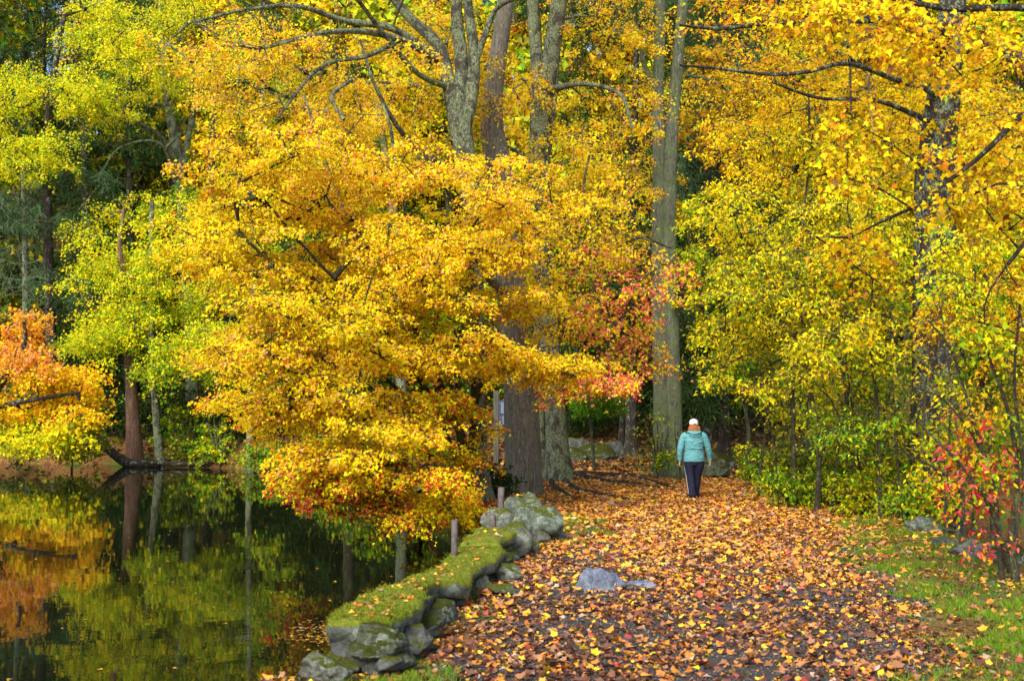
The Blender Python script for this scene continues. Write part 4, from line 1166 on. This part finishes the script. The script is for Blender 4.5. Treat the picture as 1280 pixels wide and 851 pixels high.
for i, (px, py, w_, h_, Y, lb) in enumerate([(722, 556, 40, 26, 43, 'leftmost dark boulder of the shaded pile beyond the trees'), (715, 560, 26, 16, 42, 'low boulder at the left foot of the shaded pile'),
        (745, 562, 52, 22, 42, 'broad mossy boulder in the front of the shaded pile'), (766, 558, 34, 22, 43, 'right-hand mossy boulder of the shaded pile'),
        (732, 545, 34, 18, 45, 'upper boulder at the back of the shaded pile'), (727, 566, 26, 12, 41.5, 'small pale-mossed boulder nearest the path in the shaded pile'), (706, 540, 40, 26, 46, 'dark boulder half hidden by the lichened trunk')]):
    rock(px, py, w_, h_, [M_ROCKD, M_ROCKG, M_ROCKG, M_ROCKD, M_ROCKD, M_ROCKG, M_ROCKD][i], lb, 20 + i, Y=Y, group='mossy boulders piled in the shade')
for i, (px, py, w_, h_, Y, mt, lb) in enumerate([(1172, 668, 60, 24, 18.6, M_ROCKL, 'pale lichened rock at the grass edge left of the crimson shrub'), (1150, 660, 30, 10, 19.6, M_ROCKL, 'low pale rock peeking out of the leaves on the right edge'),
        (1112, 648, 44, 22, 22, M_ROCKG, 'mossy rock below the spotted giant trunk'), (1222, 700, 64, 30, 15.6, M_ROCK, 'brownish rock under the crimson shrub'), (1255, 728, 60, 12, 13.4, M_ROCKL, 'flat pale stone at the right edge below the crimson shrub'),
        (1262, 700, 50, 38, 15.2, M_ROCKG, 'greenish rock behind the shrub stems at the right edge'), (1185, 690, 30, 14, 17, M_ROCKD, 'small dark rock in the hollow at the right verge'), (1030, 652, 26, 7, 20.5, M_ROCKD, 'tiny flat dark stone on the path right side')]):
    rock(px, py, w_, h_, mt, lb, 40 + i, Y=Y, name='stone' if w_ < 35 else 'boulder', cat='stone' if w_ < 35 else 'boulder', zoff=-.06)
rock(372, 590, 22, 12, M_ROCKL, 'small grey rock at the far waterline below the yellow boughs', 60, Y=46.5, zoff=.1)
rock(85, 583, 40, 14, M_ROCK, 'brownish rock on the far shore left of the leaning log', 61, Y=52.5, zoff=.25)

# ------------------------------------------------------------------ notice board behind the oak
def board():
    p = at(625, 575, 29.5)
    r = empty('notice_board', (p[0], p[1], gz1(p[0], p[1])), 'blue and white notice board on a pale wooden post left of the massive trunk', 'sign')
    z0 = at(0, 533, 29.5)[2] - r.location.z; z1 = at(0, 500, 29.5)[2] - r.location.z; zt = at(0, 488, 29.5)[2] - r.location.z
    def box(name, x0, x1, y0, y1, za, zb, mat, bev=.006):
        import bmesh
        bm = bmesh.new()
        bmesh.ops.create_cube(bm, size=1)
        for v in bm.verts:
            v.co = Vector((x0 + (x1 - x0) * (v.co.x + .5), y0 + (y1 - y0) * (v.co.y + .5), za + (zb - za) * (v.co.z + .5)))
        bmesh.ops.bevel(bm, geom=bm.edges[:], offset=bev, segments=2, affect='EDGES')
        me = bpy.data.meshes.new(name); bm.to_mesh(me); bm.free(); me.materials.append(mat)
        return link(name, me, r)
    m, t_, N_, L_ = new_mat('grey_wood'); v = mapping(t_, (6, 6, .6))
    wood = finish(m, t_, ramp(t_, noise(t_, v, 5, 6), [(.3, (.16, .15, .10)), (.7, (.36, .34, .26))]), .8)
    m, t_, N_, L_ = new_mat('blue_panel'); v = mapping(t_, (1, 1, 1))
    blue = finish(m, t_, ramp(t_, noise(t_, v, 5, 4), [(.4, (.10, .14, .30)), (.6, (.25, .32, .50))]), .4)
    m, t_, N_, L_ = new_mat('pale_sheet'); white = finish(m, t_, (.5, .55, .65), .5)
    box('post', -.16, -.03, -.06, .06, -.4, zt, wood, .012)
    box('panel', -.03, .42, -.10, -.05, z0, z1, blue)
    box('sheet', .02, .22, -.108, -.101, z0 + .32, z1 - .05, white, .001)
    box('sheet', .06, .34, -.108, -.101, z0 + .06, z0 + .26, white, .001)
board()

# ------------------------------------------------------------------ the walker
def walker():
    import bmesh
    p0 = at(867, 622, 25.6)
    gx, gy = p0[0], 25.5
    g = gz1(gx, gy)
    r = empty('person', (gx, gy, g + .012), 'person walking away in a teal hooded jacket, navy trousers and white cap', 'person')
    def remesh(name, parts, vox, mat, sm=4, parent=r):
        """parts: list of (V, faces) closed shells joined into one continuous surface"""
        V, Fc, off = [], [], 0
        for v, f in parts:
            V.append(v); Fc += [tuple(i + off for i in q) for q in f]; off += len(v)
        me = bpy.data.meshes.new(name); me.from_pydata(np.concatenate(V).tolist(), [], Fc); me.materials.append(mat)
        o = link(name, me, parent)
        a = o.modifiers.new('r', 'REMESH'); a.mode = 'VOXEL'; a.voxel_size = vox; a.use_smooth_shade = True
        b = o.modifiers.new('s', 'SMOOTH'); b.iterations = sm; b.factor = .6
        return o
    def loft(rings, k=20):
        """rings: (cx, cy, cz, rx, ry[, power])"""
        V = []
        a = np.arange(k) * 2 * pi / k
        for q in rings:
            V.append(np.stack([q[0] + q[3] * np.cos(a), q[1] + q[4] * np.sin(a), np.full(k, q[2])], 1))
        V = np.concatenate(V); n = len(rings)
        Fc = [(i * k + j, i * k + (j + 1) % k, (i + 1) * k + (j + 1) % k, (i + 1) * k + j) for i in range(n - 1) for j in range(k)]
        Fc += [tuple(range(k - 1, -1, -1)), tuple((n - 1) * k + j for j in range(k))]
        return V, Fc
    def limb(P, rad, k=14, sub=4, fl=1.0):
        A = spline(np.column_stack([np.array(P, float), rad]), sub)
        m = MB(); m.tube(A[:, :3], A[:, 3], k)
        V = m.V[0]; Q = [tuple(q) for q in m.Q[0]]; n = len(A)
        Q += [tuple(range(k - 1, -1, -1)), tuple((n - 1) * k + j for j in range(k))]
        return V, Q
    def ball(c, rx, ry, rz):
        V, Fc = ICO[3]
        return V * np.array([rx, ry, rz]) + np.array(c), [tuple(f) for f in Fc]
    def cloth(name, colr, sc=9, amt=.35, rough=.8, dist=.02):
        m, t_, N_, L_ = new_mat(name); v = mapping(t_, (1, 1, 1.6))
        n1 = noise(t_, v, sc, 4, .6, .8)
        c = ramp(t_, n1, [(.3, tuple(x * (1 - amt) for x in colr)), (.7, tuple(min(1, x * (1 + amt * .4)) for x in colr))])
        return finish(m, t_, c, rough, n1, dist, .25)
    teal = cloth('teal_jacket', (.12, .35, .38), 7, .15, .65, .05); navy = cloth('navy_trousers', (.012, .014, .035), 8, .3, .8, .03)
    skin = cloth('skin', (.62, .35, .26), 20, .1, .6, .002); hairm = cloth('auburn_hair', (.42, .15, .05), 60, .5, .5, .02)
    white = cloth('white_cap', (.74, .72, .78), 14, .08, .8, .004); shoe = cloth('grey_shoe', (.5, .48, .46), 20, .3, .7, .004); sole = cloth('sole', (.65, .64, .6), 20, .1, .7, .002)
    piping = cloth('white_piping', (.5, .5, .55), 20, .1, .7, .002); dk = cloth('dark_seam', (.05, .17, .18), 20, .1)
    # joints (x right, y forward)
    hipL, hipR = (-.10, 0, .86), (.10, 0, .86)
    kneeL, kneeR = (-.085, -.02, .47), (.085, .07, .48)
    ankL, ankR = (-.075, -.16, .10), (.055, .16, .085)
    shL, shR = (-.20, 0, 1.33), (.20, 0, 1.33)
    elL, elR = (-.30, -.04, 1.06), (.31, .02, 1.06)
    wrL, wrR = (-.30, .02, .82), (.36, .10, .83)
    # body: one surface, head, neck, torso, arms, hands with fingers, legs
    parts = [loft([(0, 0, .80, .15, .11), (0, 0, .90, .18, .13), (0, 0, 1.02, .15, .12), (0, 0, 1.2, .165, .12), (0, 0, 1.32, .17, .10), (0, .0, 1.385, .09, .07), (0, .0, 1.40, .055, .055), (0, .01, 1.49, .052, .052)])]
    parts.append(ball((0, .015, 1.545), .075, .092, .112)); parts.append(ball((0, .075, 1.50), .045, .045, .045))
    parts.append(ball((0, .112, 1.535), .012, .02, .02)); parts += [ball((sx * .076, .005, 1.54), .012, .02, .03) for sx in (-1, 1)]
    parts += [ball((sx * .028, .098, 1.555), .011, .01, .008) for sx in (-1, 1)]
    for sgn, sh, el, wr in ((-1, shL, elL, wrL), (1, shR, elR, wrR)):
        parts.append(limb([sh, el, wr], [.055, .042, .028]))
        wr = np.array(wr); dn = np.array([sgn * .05, .12, -1.0]); dn /= np.linalg.norm(dn)
        palm = wr + dn * .05
        parts.append(ball(palm, .018, .04, .048))
        parts.append(limb([wr, wr + dn * .03], [.027, .022]))
        for q, (oy, ln) in enumerate([(.032, .072), (.011, .082), (-.011, .077), (-.032, .06)]):
            b0 = palm + dn * .03 + np.array([0, oy, 0])
            k1 = b0 + dn * ln * .5; k2 = k1 + nrm(dn + np.array([-sgn * .35, .1, 0])) * ln * .3; k3 = k2 + nrm(dn + np.array([-sgn * .9, .1, 0])) * ln * .25
            parts.append(limb([b0, k1, k2, k3], [.0095, .009, .0085, .007], 8, 3))
        b0 = palm + np.array([-sgn * .004, .03, .02]); parts.append(limb([b0, b0 + np.array([-sgn * .01, .035, -.03]), b0 + np.array([-sgn * .015, .045, -.06])], [.011, .01, .008], 8, 3))
    for hp, kn, an in ((hipL, kneeL, ankL), (hipR, kneeR, ankR)):
        parts.append(limb([hp, kn, an], [.085, .055, .036]))
        parts.append(limb([an, (an[0], an[1] + .10, an[2] - .05)], [.035, .03]))
    remesh('body', parts, .006, skin, 2)
    # jacket
    J = [loft([(0, 0, .775, .215, .150), (0, 0, .79, .222, .157), (0, 0, .86, .222, .165), (0, 0, .95, .208, .158), (0, 0, 1.04, .196, .15), (0, 0, 1.10, .202, .15), (0, 0, 1.22, .215, .155), (0, 0, 1.30, .208, .145),
               (0, 0, 1.36, .165, .12), (0, 0, 1.405, .105, .095), (0, 0, 1.43, .085, .08)], 28)]
    for sh, el, wr in ((shL, elL, wrL), (shR, elR, wrR)):
        J.append(limb([(sh[0] * .8, 0, sh[2] - .01), (sh[0] * 1.08, sh[1], sh[2] - .035), el, wr, (wr[0], wr[1] + .003, wr[2] - .012)], [.085, .080, .066, .050, .047], 16, 5))
    # folded hood lying on the upper back, and soft folds across the back
    J.append(ball((0, -.12, 1.345), .125, .055, .085)); J.append(limb([(-.13, -.03, 1.40), (-.10, -.13, 1.40), (0, -.165, 1.375), (.10, -.13, 1.40), (.13, -.03, 1.40)], [.028, .034, .036, .034, .028], 10))
    for (xa, za, xb, zb) in [(-.16, 1.24, .12, 1.17), (-.10, 1.16, .17, 1.21), (-.17, 1.05, .16, 1.06), (-.14, 1.10, .08, 1.07)]:
        J.append(limb([(xa, -.125, za), ((xa + xb) / 2, -.148, (za + zb) / 2 - .012), (xb, -.125, zb)], [.006, .013, .006], 8))
    for (wr, el) in ((wrL, elL), (wrR, elR)):
        e = np.array(el); w2 = np.array(wr)
        for f in (.15, .38, .62):
            c = e + (w2 - e) * f; J.append(ball(c, .061 - .02 * f, .061 - .02 * f, .016))
    jk = remesh('jacket', J, .009, teal, 2)
    # hood seam and waist seam
    sm = MB(); sm.tube(spline(np.array([(-.19, -.075, 1.06), (-.12, -.143, 1.055), (0, -.168, 1.05), (.12, -.143, 1.055), (.19, -.075, 1.06)]), 6), np.full(25, .004), 6)
    link('waist_seam', sm.mesh('waist_seam', dk), jk)
    # trousers
    Tq = [loft([(0, 0, .70, .15, .12), (0, 0, .78, .185, .14), (0, 0, .86, .19, .145), (0, 0, .93, .17, .13)], 24)]
    for hp, kn, an in ((hipL, kneeL, ankL), (hipR, kneeR, ankR)):
        Tq.append(limb([(hp[0], hp[1], hp[2] - .02), (hp[0] * 1.02, hp[1], .70), kn, ((kn[0] + an[0]) / 2, (kn[1] + an[1]) / 2, .28), (an[0], an[1] + .005, an[2] - .01), (an[0], an[1] + .01, an[2] - .035)], [.115, .110, .088, .080, .077, .078], 18, 5))
    tr = remesh('trousers', Tq, .009, navy, 2)
    for sx, hp, kn, an in ((-1, hipL, kneeL, ankL), (1, hipR, kneeR, ankR)):
        m = MB(); A = spline(np.array([(sx * .197, 0, .80), (sx * .205 + 0, 0, .66), (kn[0] + sx * .09, kn[1], kn[2]), (an[0] + sx * .078, an[1], an[2] + .02)]), 5); m.tube(A, np.full(len(A), .005), 6)
        link('side_piping', m.mesh('side_piping', piping), tr)
    # shoes
    for an, pitch in ((ankL, .42), (ankR, 0.0)):
        c = Vector((an[0], an[1], 0))
        S1 = [ball((0, -.015, .055), .042, .055, .05), ball((0, .07, .045), .043, .085, .036), ball((0, .13, .036), .040, .055, .027), ball((0, -.01, .085), .036, .042, .03)]
        o = remesh('shoe', S1, .006, shoe, 3); o.location = c
        s2 = remesh('sole', [loft([(0, .055, .0, .043, .135), (0, .055, .03, .046, .14)], 24)], .006, sole, 2, parent=o)
        o.rotation_euler = (-pitch * .6, 0, 0)
        if pitch: o.location = c + Vector((0, .02, .035))
    # hair over the collar, cap with its rear opening
    H = [ball((0, -.035, 1.52), .088, .075, .095), ball((-.085, -.05, 1.455), .05, .055, .08), ball((.085, -.05, 1.455), .05, .055, .08), ball((0, -.07, 1.45), .06, .05, .075)]
    for i in range(16):
        a = pi + pi * (i + .5) / 16; x = cos(a) * .085; y = sin(a) * .07 - .03
        H.append(limb([(x, y, 1.53), (x * 1.25, y - .01, 1.46), (x * (1.4 + .3 * R.random()), y - .012, 1.385 + .03 * R.random())], [.014, .015, .006], 6, 3))
    remesh('hair', H, .006, hairm, 1)
    K = [ball((0, .0, 1.605), .094, .108, .078), loft([(0, .0, 1.565, .095, .109), (0, .0, 1.61, .095, .109)], 24)]
    K.append(loft([(0, .13, 1.572, .075, .085), (0, .13, 1.580, .07, .08)], 20)); K.append(ball((0, 0, 1.684), .01, .01, .007))
    cp = remesh('cap', K, .006, white, 3)
    m = MB(); A = spline(np.array([(-.036, -.098, 1.572), (-.025, -.107, 1.597), (0, -.110, 1.606), (.025, -.107, 1.597), (.036, -.098, 1.572)]), 4)
    V, Fc = ball((0, -.094, 1.577), .034, .018, .024)
    me = bpy.data.meshes.new('rear_opening'); me.from_pydata(V.tolist(), [], Fc); me.materials.append(hairm); link('rear_opening', me, cp)
    r.rotation_euler = (0, 0, radians(3))
    r.scale = (1.0, 1.0, 1.0)
walker()

# ------------------------------------------------------------------ leaves on the ground, grass, floating leaves
def litter():
    pv, pc = [], []
    PN = [(24, (.17, .065, .035)), (16, (.10, .04, .028)), (18, (.34, .14, .06)), (5, (.46, .30, .19)), (16, (.58, .20, .03)), (3, (.36, .05, .03)), (6, (.84, .55, .02)), (10, (.70, .32, .03))]
    PF = [(14, (.22, .09, .05)), (20, (.38, .18, .09)), (7, (.52, .32, .17)), (30, (.68, .24, .035)), (26, (.76, .36, .04)), (10, (.86, .54, .03)), (5, (.55, .08, .05))]
    PB = [(30, (.16, .07, .035)), (30, (.26, .12, .045)), (20, (.36, .19, .06)), (14, (.10, .05, .03)), (5, (.7, .4, .04))]  # brown litter further back, darkened in colour to stand for woodland shade
    def area(n, x0, x1, y0, y1, dens):
        x = R.uniform(x0, x1, n); y = y0 + (y1 - y0) * R.random(n)
        s_ = pond_sd(x, y)
        k = (R.random(n) < dens(x, y)) & (s_ > .05)
        return x[k], y[k]
    out = []
    # near and middle ground
    def d1(x, y):
        q = np.stack([x, y, 0 * x], 1)
        n_ = fbm(q * 1.1 + 3, 4); n2 = fbm(q * 4.0 + 8, 3)
        near = sstep(13, 20, y + (n_ - .5) * 6)
        pm = path_mask(x, y)
        side = 1 - sstep(-.6, .9, pm)
        b = (.16 + .42 * sstep(.40, .62, n_) * (.2 + n2)) * (1 - near) + near * (.45 + .55 * sstep(.36, .52, fbm(q * 1.7 + 40, 3)))
        left = sstep(0, 1.2, np.interp(y, PATH_Y, PATH_L) + 1.1 - x) * (1 - sstep(14, 20, y))
        b = np.maximum(b, left * .42 * (.4 + n2))
        gr = grass_m(x, y)
        b = b * (1 - .70 * gr)
        return np.clip(b, 0, 1)
    def emit(x, y, pal, size, tilt, lift=.008, bias=None):
        n = len(x)
        z = gz(x, y) + lift + np.abs(R.normal(size=n)) * .012
        N_ = np.stack([R.normal(size=n) * tilt, R.normal(size=n) * tilt, np.ones(n)], 1)
        out.append((np.stack([x, y, z], 1), N_, size * R.lognormal(0, .34, n).clip(.4, 2.1), None, pick(pal, n, bias), 'maple'))
    x, y = area(105000, -2.3, 8, 7, 16, d1)
    far_ = sstep(11, 17, y + R.normal(size=len(x)) * 1.5)
    u = R.random(len(x)) < far_
    emit(x[~u], y[~u], PN, .048, .5); emit(x[u], y[u], PF, .05, .42)
    x, y = area(110000, -2.3, 9, 16, 32, d1)
    emit(x, y, PF, .06, .38)
    x, y = area(42000, -6, 16, 32, 62, lambda x, y: np.full(len(x), 1.0))
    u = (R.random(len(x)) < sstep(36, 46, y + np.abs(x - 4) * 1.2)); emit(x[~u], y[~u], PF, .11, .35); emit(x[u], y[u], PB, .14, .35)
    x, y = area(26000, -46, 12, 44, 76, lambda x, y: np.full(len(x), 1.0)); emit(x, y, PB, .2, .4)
    V, Q, C, off = [], [], [], 0
    for (P_, N_, sz, tp, cl, sh) in out:
        v, q, nq = leaves(P_, N_, sz, tp, sh)
        V.append(v); Q.append(q + off); C.append(np.repeat(cl, nq, 0)); off += len(v)
    tag(link('fallen_leaves', mesh_quads('fallen_leaves', np.concatenate(V), np.concatenate(Q), M_LITTER, col=np.concatenate(C))), 'orange, yellow and brown leaves carpeting the path and banks', 'fallen leaves', kind='stuff')
    # strewn on the wall top
    n = 330
    C_ = spline(np.column_stack([WL, WW]), 10); i = R.integers(2, len(C_) - 2, n)
    P_ = np.stack([C_[i, 0] + R.uniform(-.9, .9, n) * C_[i, 2], C_[i, 1], np.full(n, .40)], 1)
    from mathutils.bvhtree import BVHTree
    dg = bpy.context.evaluated_depsgraph_get(); dg.update()
    keep = []
    for k_, p in enumerate(P_):
        hit, loc, nn, _, ob, _ = S.ray_cast(dg, Vector((p[0], p[1], .9)), Vector((0, 0, -1)))
        if hit and ob.name.startswith(('coping', 'boulder', 'facing')): keep.append([loc.x, loc.y, loc.z + .012])
    P_ = np.array(keep); n = len(P_)
    v, q, nq = leaves(P_, np.stack([R.normal(size=n) * .3, R.normal(size=n) * .3, np.ones(n)], 1), .055 * R.uniform(.5, 1.2, n), None, 'maple')
    tag(link('wall_leaves', mesh_quads('wall_leaves', v, q, M_LITTER, col=np.repeat(pick(PF, n), nq, 0))), 'scattered fallen leaves lying on the mossy wall top', 'fallen leaves', kind='stuff')
def grass_m(x, y):
    """where grass grows: verge on the right, the corner in front of the wall, a patch by the roots"""
    q = np.stack([x, y, 0 * x], 1); n_ = (fbm(q * 1.4 + 21, 3) - .5)
    ex = np.interp(y, EDGE_Y, EDGE_X); r = np.interp(y, PATH_Y, PATH_R)
    a = sstep(-.15, .25, x - r + n_ * 1.4 + .1) * (1 - sstep(-.1, .4, x - ex)) * (1 - sstep(20, 22.5, y + n_ * 4))
    b = sstep(.05, .2, .55 - np.hypot((x + .95) / 1.1, (y - 8.75) / 1.0) + n_ * .9)
    c = sstep(.0, .25, .55 - np.hypot((x - 1.1) / 1.1, (y - 19.5) / 4.5) + n_ * .9)
    d = sstep(.0, .3, .35 - np.hypot((x - .72) / .5, (y - 13.3) / .5) + n_ * .5)
    e = sstep(.0, .3, .3 - np.hypot((x + .55) / .6, (y - 10.6) / .9) + n_ * .8)
    return np.clip(np.maximum.reduce([a, b, c, d, e]), 0, 1)
litter()
def grass():
    n = 620000
    x = R.uniform(-2.2, 8.2, n); y = 7 + 17 * R.random(n)
    k = (R.random(n) < grass_m(x, y) * np.clip(1.1 - (y - 8) / 22, .6, 1) * (.15 + .95 * sstep(.36, .60, fbm(np.stack([x, y, 0 * x], 1) * 2.6 + 70, 4)))) & (pond_sd(x, y) > .1)
    x, y = x[k], y[k]; n = len(x)
    h = R.uniform(.015, .06, n) * (.2 + 1.8 * fbm(np.stack([x, y, 0 * x], 1) * 3, 2))
    a = R.random(n) * 2 * pi; ln = R.normal(size=(n, 2)) * .5
    b = np.stack([x, y, gz(x, y) - .004], 1)
    wv = np.stack([np.cos(a), np.sin(a), 0 * a], 1) * .003
    tipv = b + np.stack([ln[:, 0] * h, ln[:, 1] * h, h], 1)
    V = np.stack([b - wv, b + wv, tipv + wv * .3, tipv - wv * .3], 1).reshape(-1, 3)
    Q = np.arange(n * 4).reshape(-1, 4)
    pal = [(5, (.09, .21, .006)), (4, (.15, .31, .008)), (2, (.26, .34, .012)), (1, (.32, .28, .04))]
    tag(link('grass', mesh_quads('grass', V, Q, M_GRASS, col=pick(pal, n))), 'short green grass on the verges beside the path', 'grass', kind='stuff')
grass()
def gravel():
    n = 60000
    x = R.uniform(-1, 5.5, n); y = 7.5 + 13 * R.random(n) ** 1.3
    q = np.stack([x, y, 0 * x], 1)
    k = (path_mask(x, y) > -.1) & (fbm(q * 3 + 51, 3) + .12 * R.random(n) > .46) & (pond_sd(x, y) > .3)
    x, y = x[k], y[k]; n = len(x)
    O = np.array([(1, 0, 0), (-1, 0, 0), (0, 1, 0), (0, -1, 0), (0, 0, 1), (0, 0, -1)], float)
    T = np.array([(0, 2, 4), (2, 1, 4), (1, 3, 4), (3, 0, 4), (2, 0, 5), (1, 2, 5), (3, 1, 5), (0, 3, 5)])
    s = R.lognormal(math.log(.0065), .5, n).clip(.003, .025)
    V = O[None] * s[:, None, None] * R.uniform(.6, 1.3, (n, 6, 1)) * np.array([1, 1, .7]) + np.stack([x, y, gz(x, y) + .002], 1)[:, None]
    g = R.uniform(.03, .26, (n, 1)) * np.array([1, .9, .82])
    tag(link('gravel', mesh_quads('gravel', V.reshape(-1, 3), np.zeros((0, 4), int), M_LITTER, Tri=(T[None] + (np.arange(n) * 6)[:, None, None]).reshape(-1, 3), col=np.repeat(g, 8, 0))), 'small grey gravel on the near path', 'gravel', kind='stuff')
gravel()
def floaters():
    n = 16000
    x = R.uniform(-3.6, -1.2, n); y = R.uniform(12.6, 16.6, n)
    q = np.stack([x, y, 0 * x], 1)
    d = .9 * sstep(.44, .66, fbm(q * np.array([.6, .8, 1]) + 2, 3) * .5 + .40 - .27 * (((x + 2.1) / .95) ** 2 + ((y - 14.3) / 1.5) ** 2) + R.normal(size=n) * .03)
    k = (R.random(n) < d) & (pond_sd(x, y) < -.1); P1 = q[k]
    m = 900
    x = R.uniform(-22, -.5, m); y = 11 + 38 * R.random(m) ** 1.3
    k = pond_sd(x, y) < -.3
    P2 = np.stack([x, y, 0 * x], 1)[k]
    P_ = np.vstack([P1, P2]); P_[:, 2] = WATER_Z + .004
    n = len(P_)
    v, q_, nq = leaves(P_, np.stack([R.normal(size=n) * .04, R.normal(size=n) * .04, np.ones(n)], 1), .05 * R.uniform(.4, 1.3, n), None, 'maple')
    pal = [(30, (.26, .14, .02)), (24, (.42, .24, .02)), (14, (.55, .33, .02)), (2, (.5, .4, .28)), (14, (.12, .055, .02))]
    v[:, 2] = np.maximum(v[:, 2], WATER_Z + .002)
    tag(link('floating_leaves', mesh_quads('floating_leaves', v, q_, M_LITTER, col=np.repeat(pick(pal, n), nq, 0))), 'fallen leaves floating on the dark pond', 'fallen leaves', kind='stuff')
floaters()
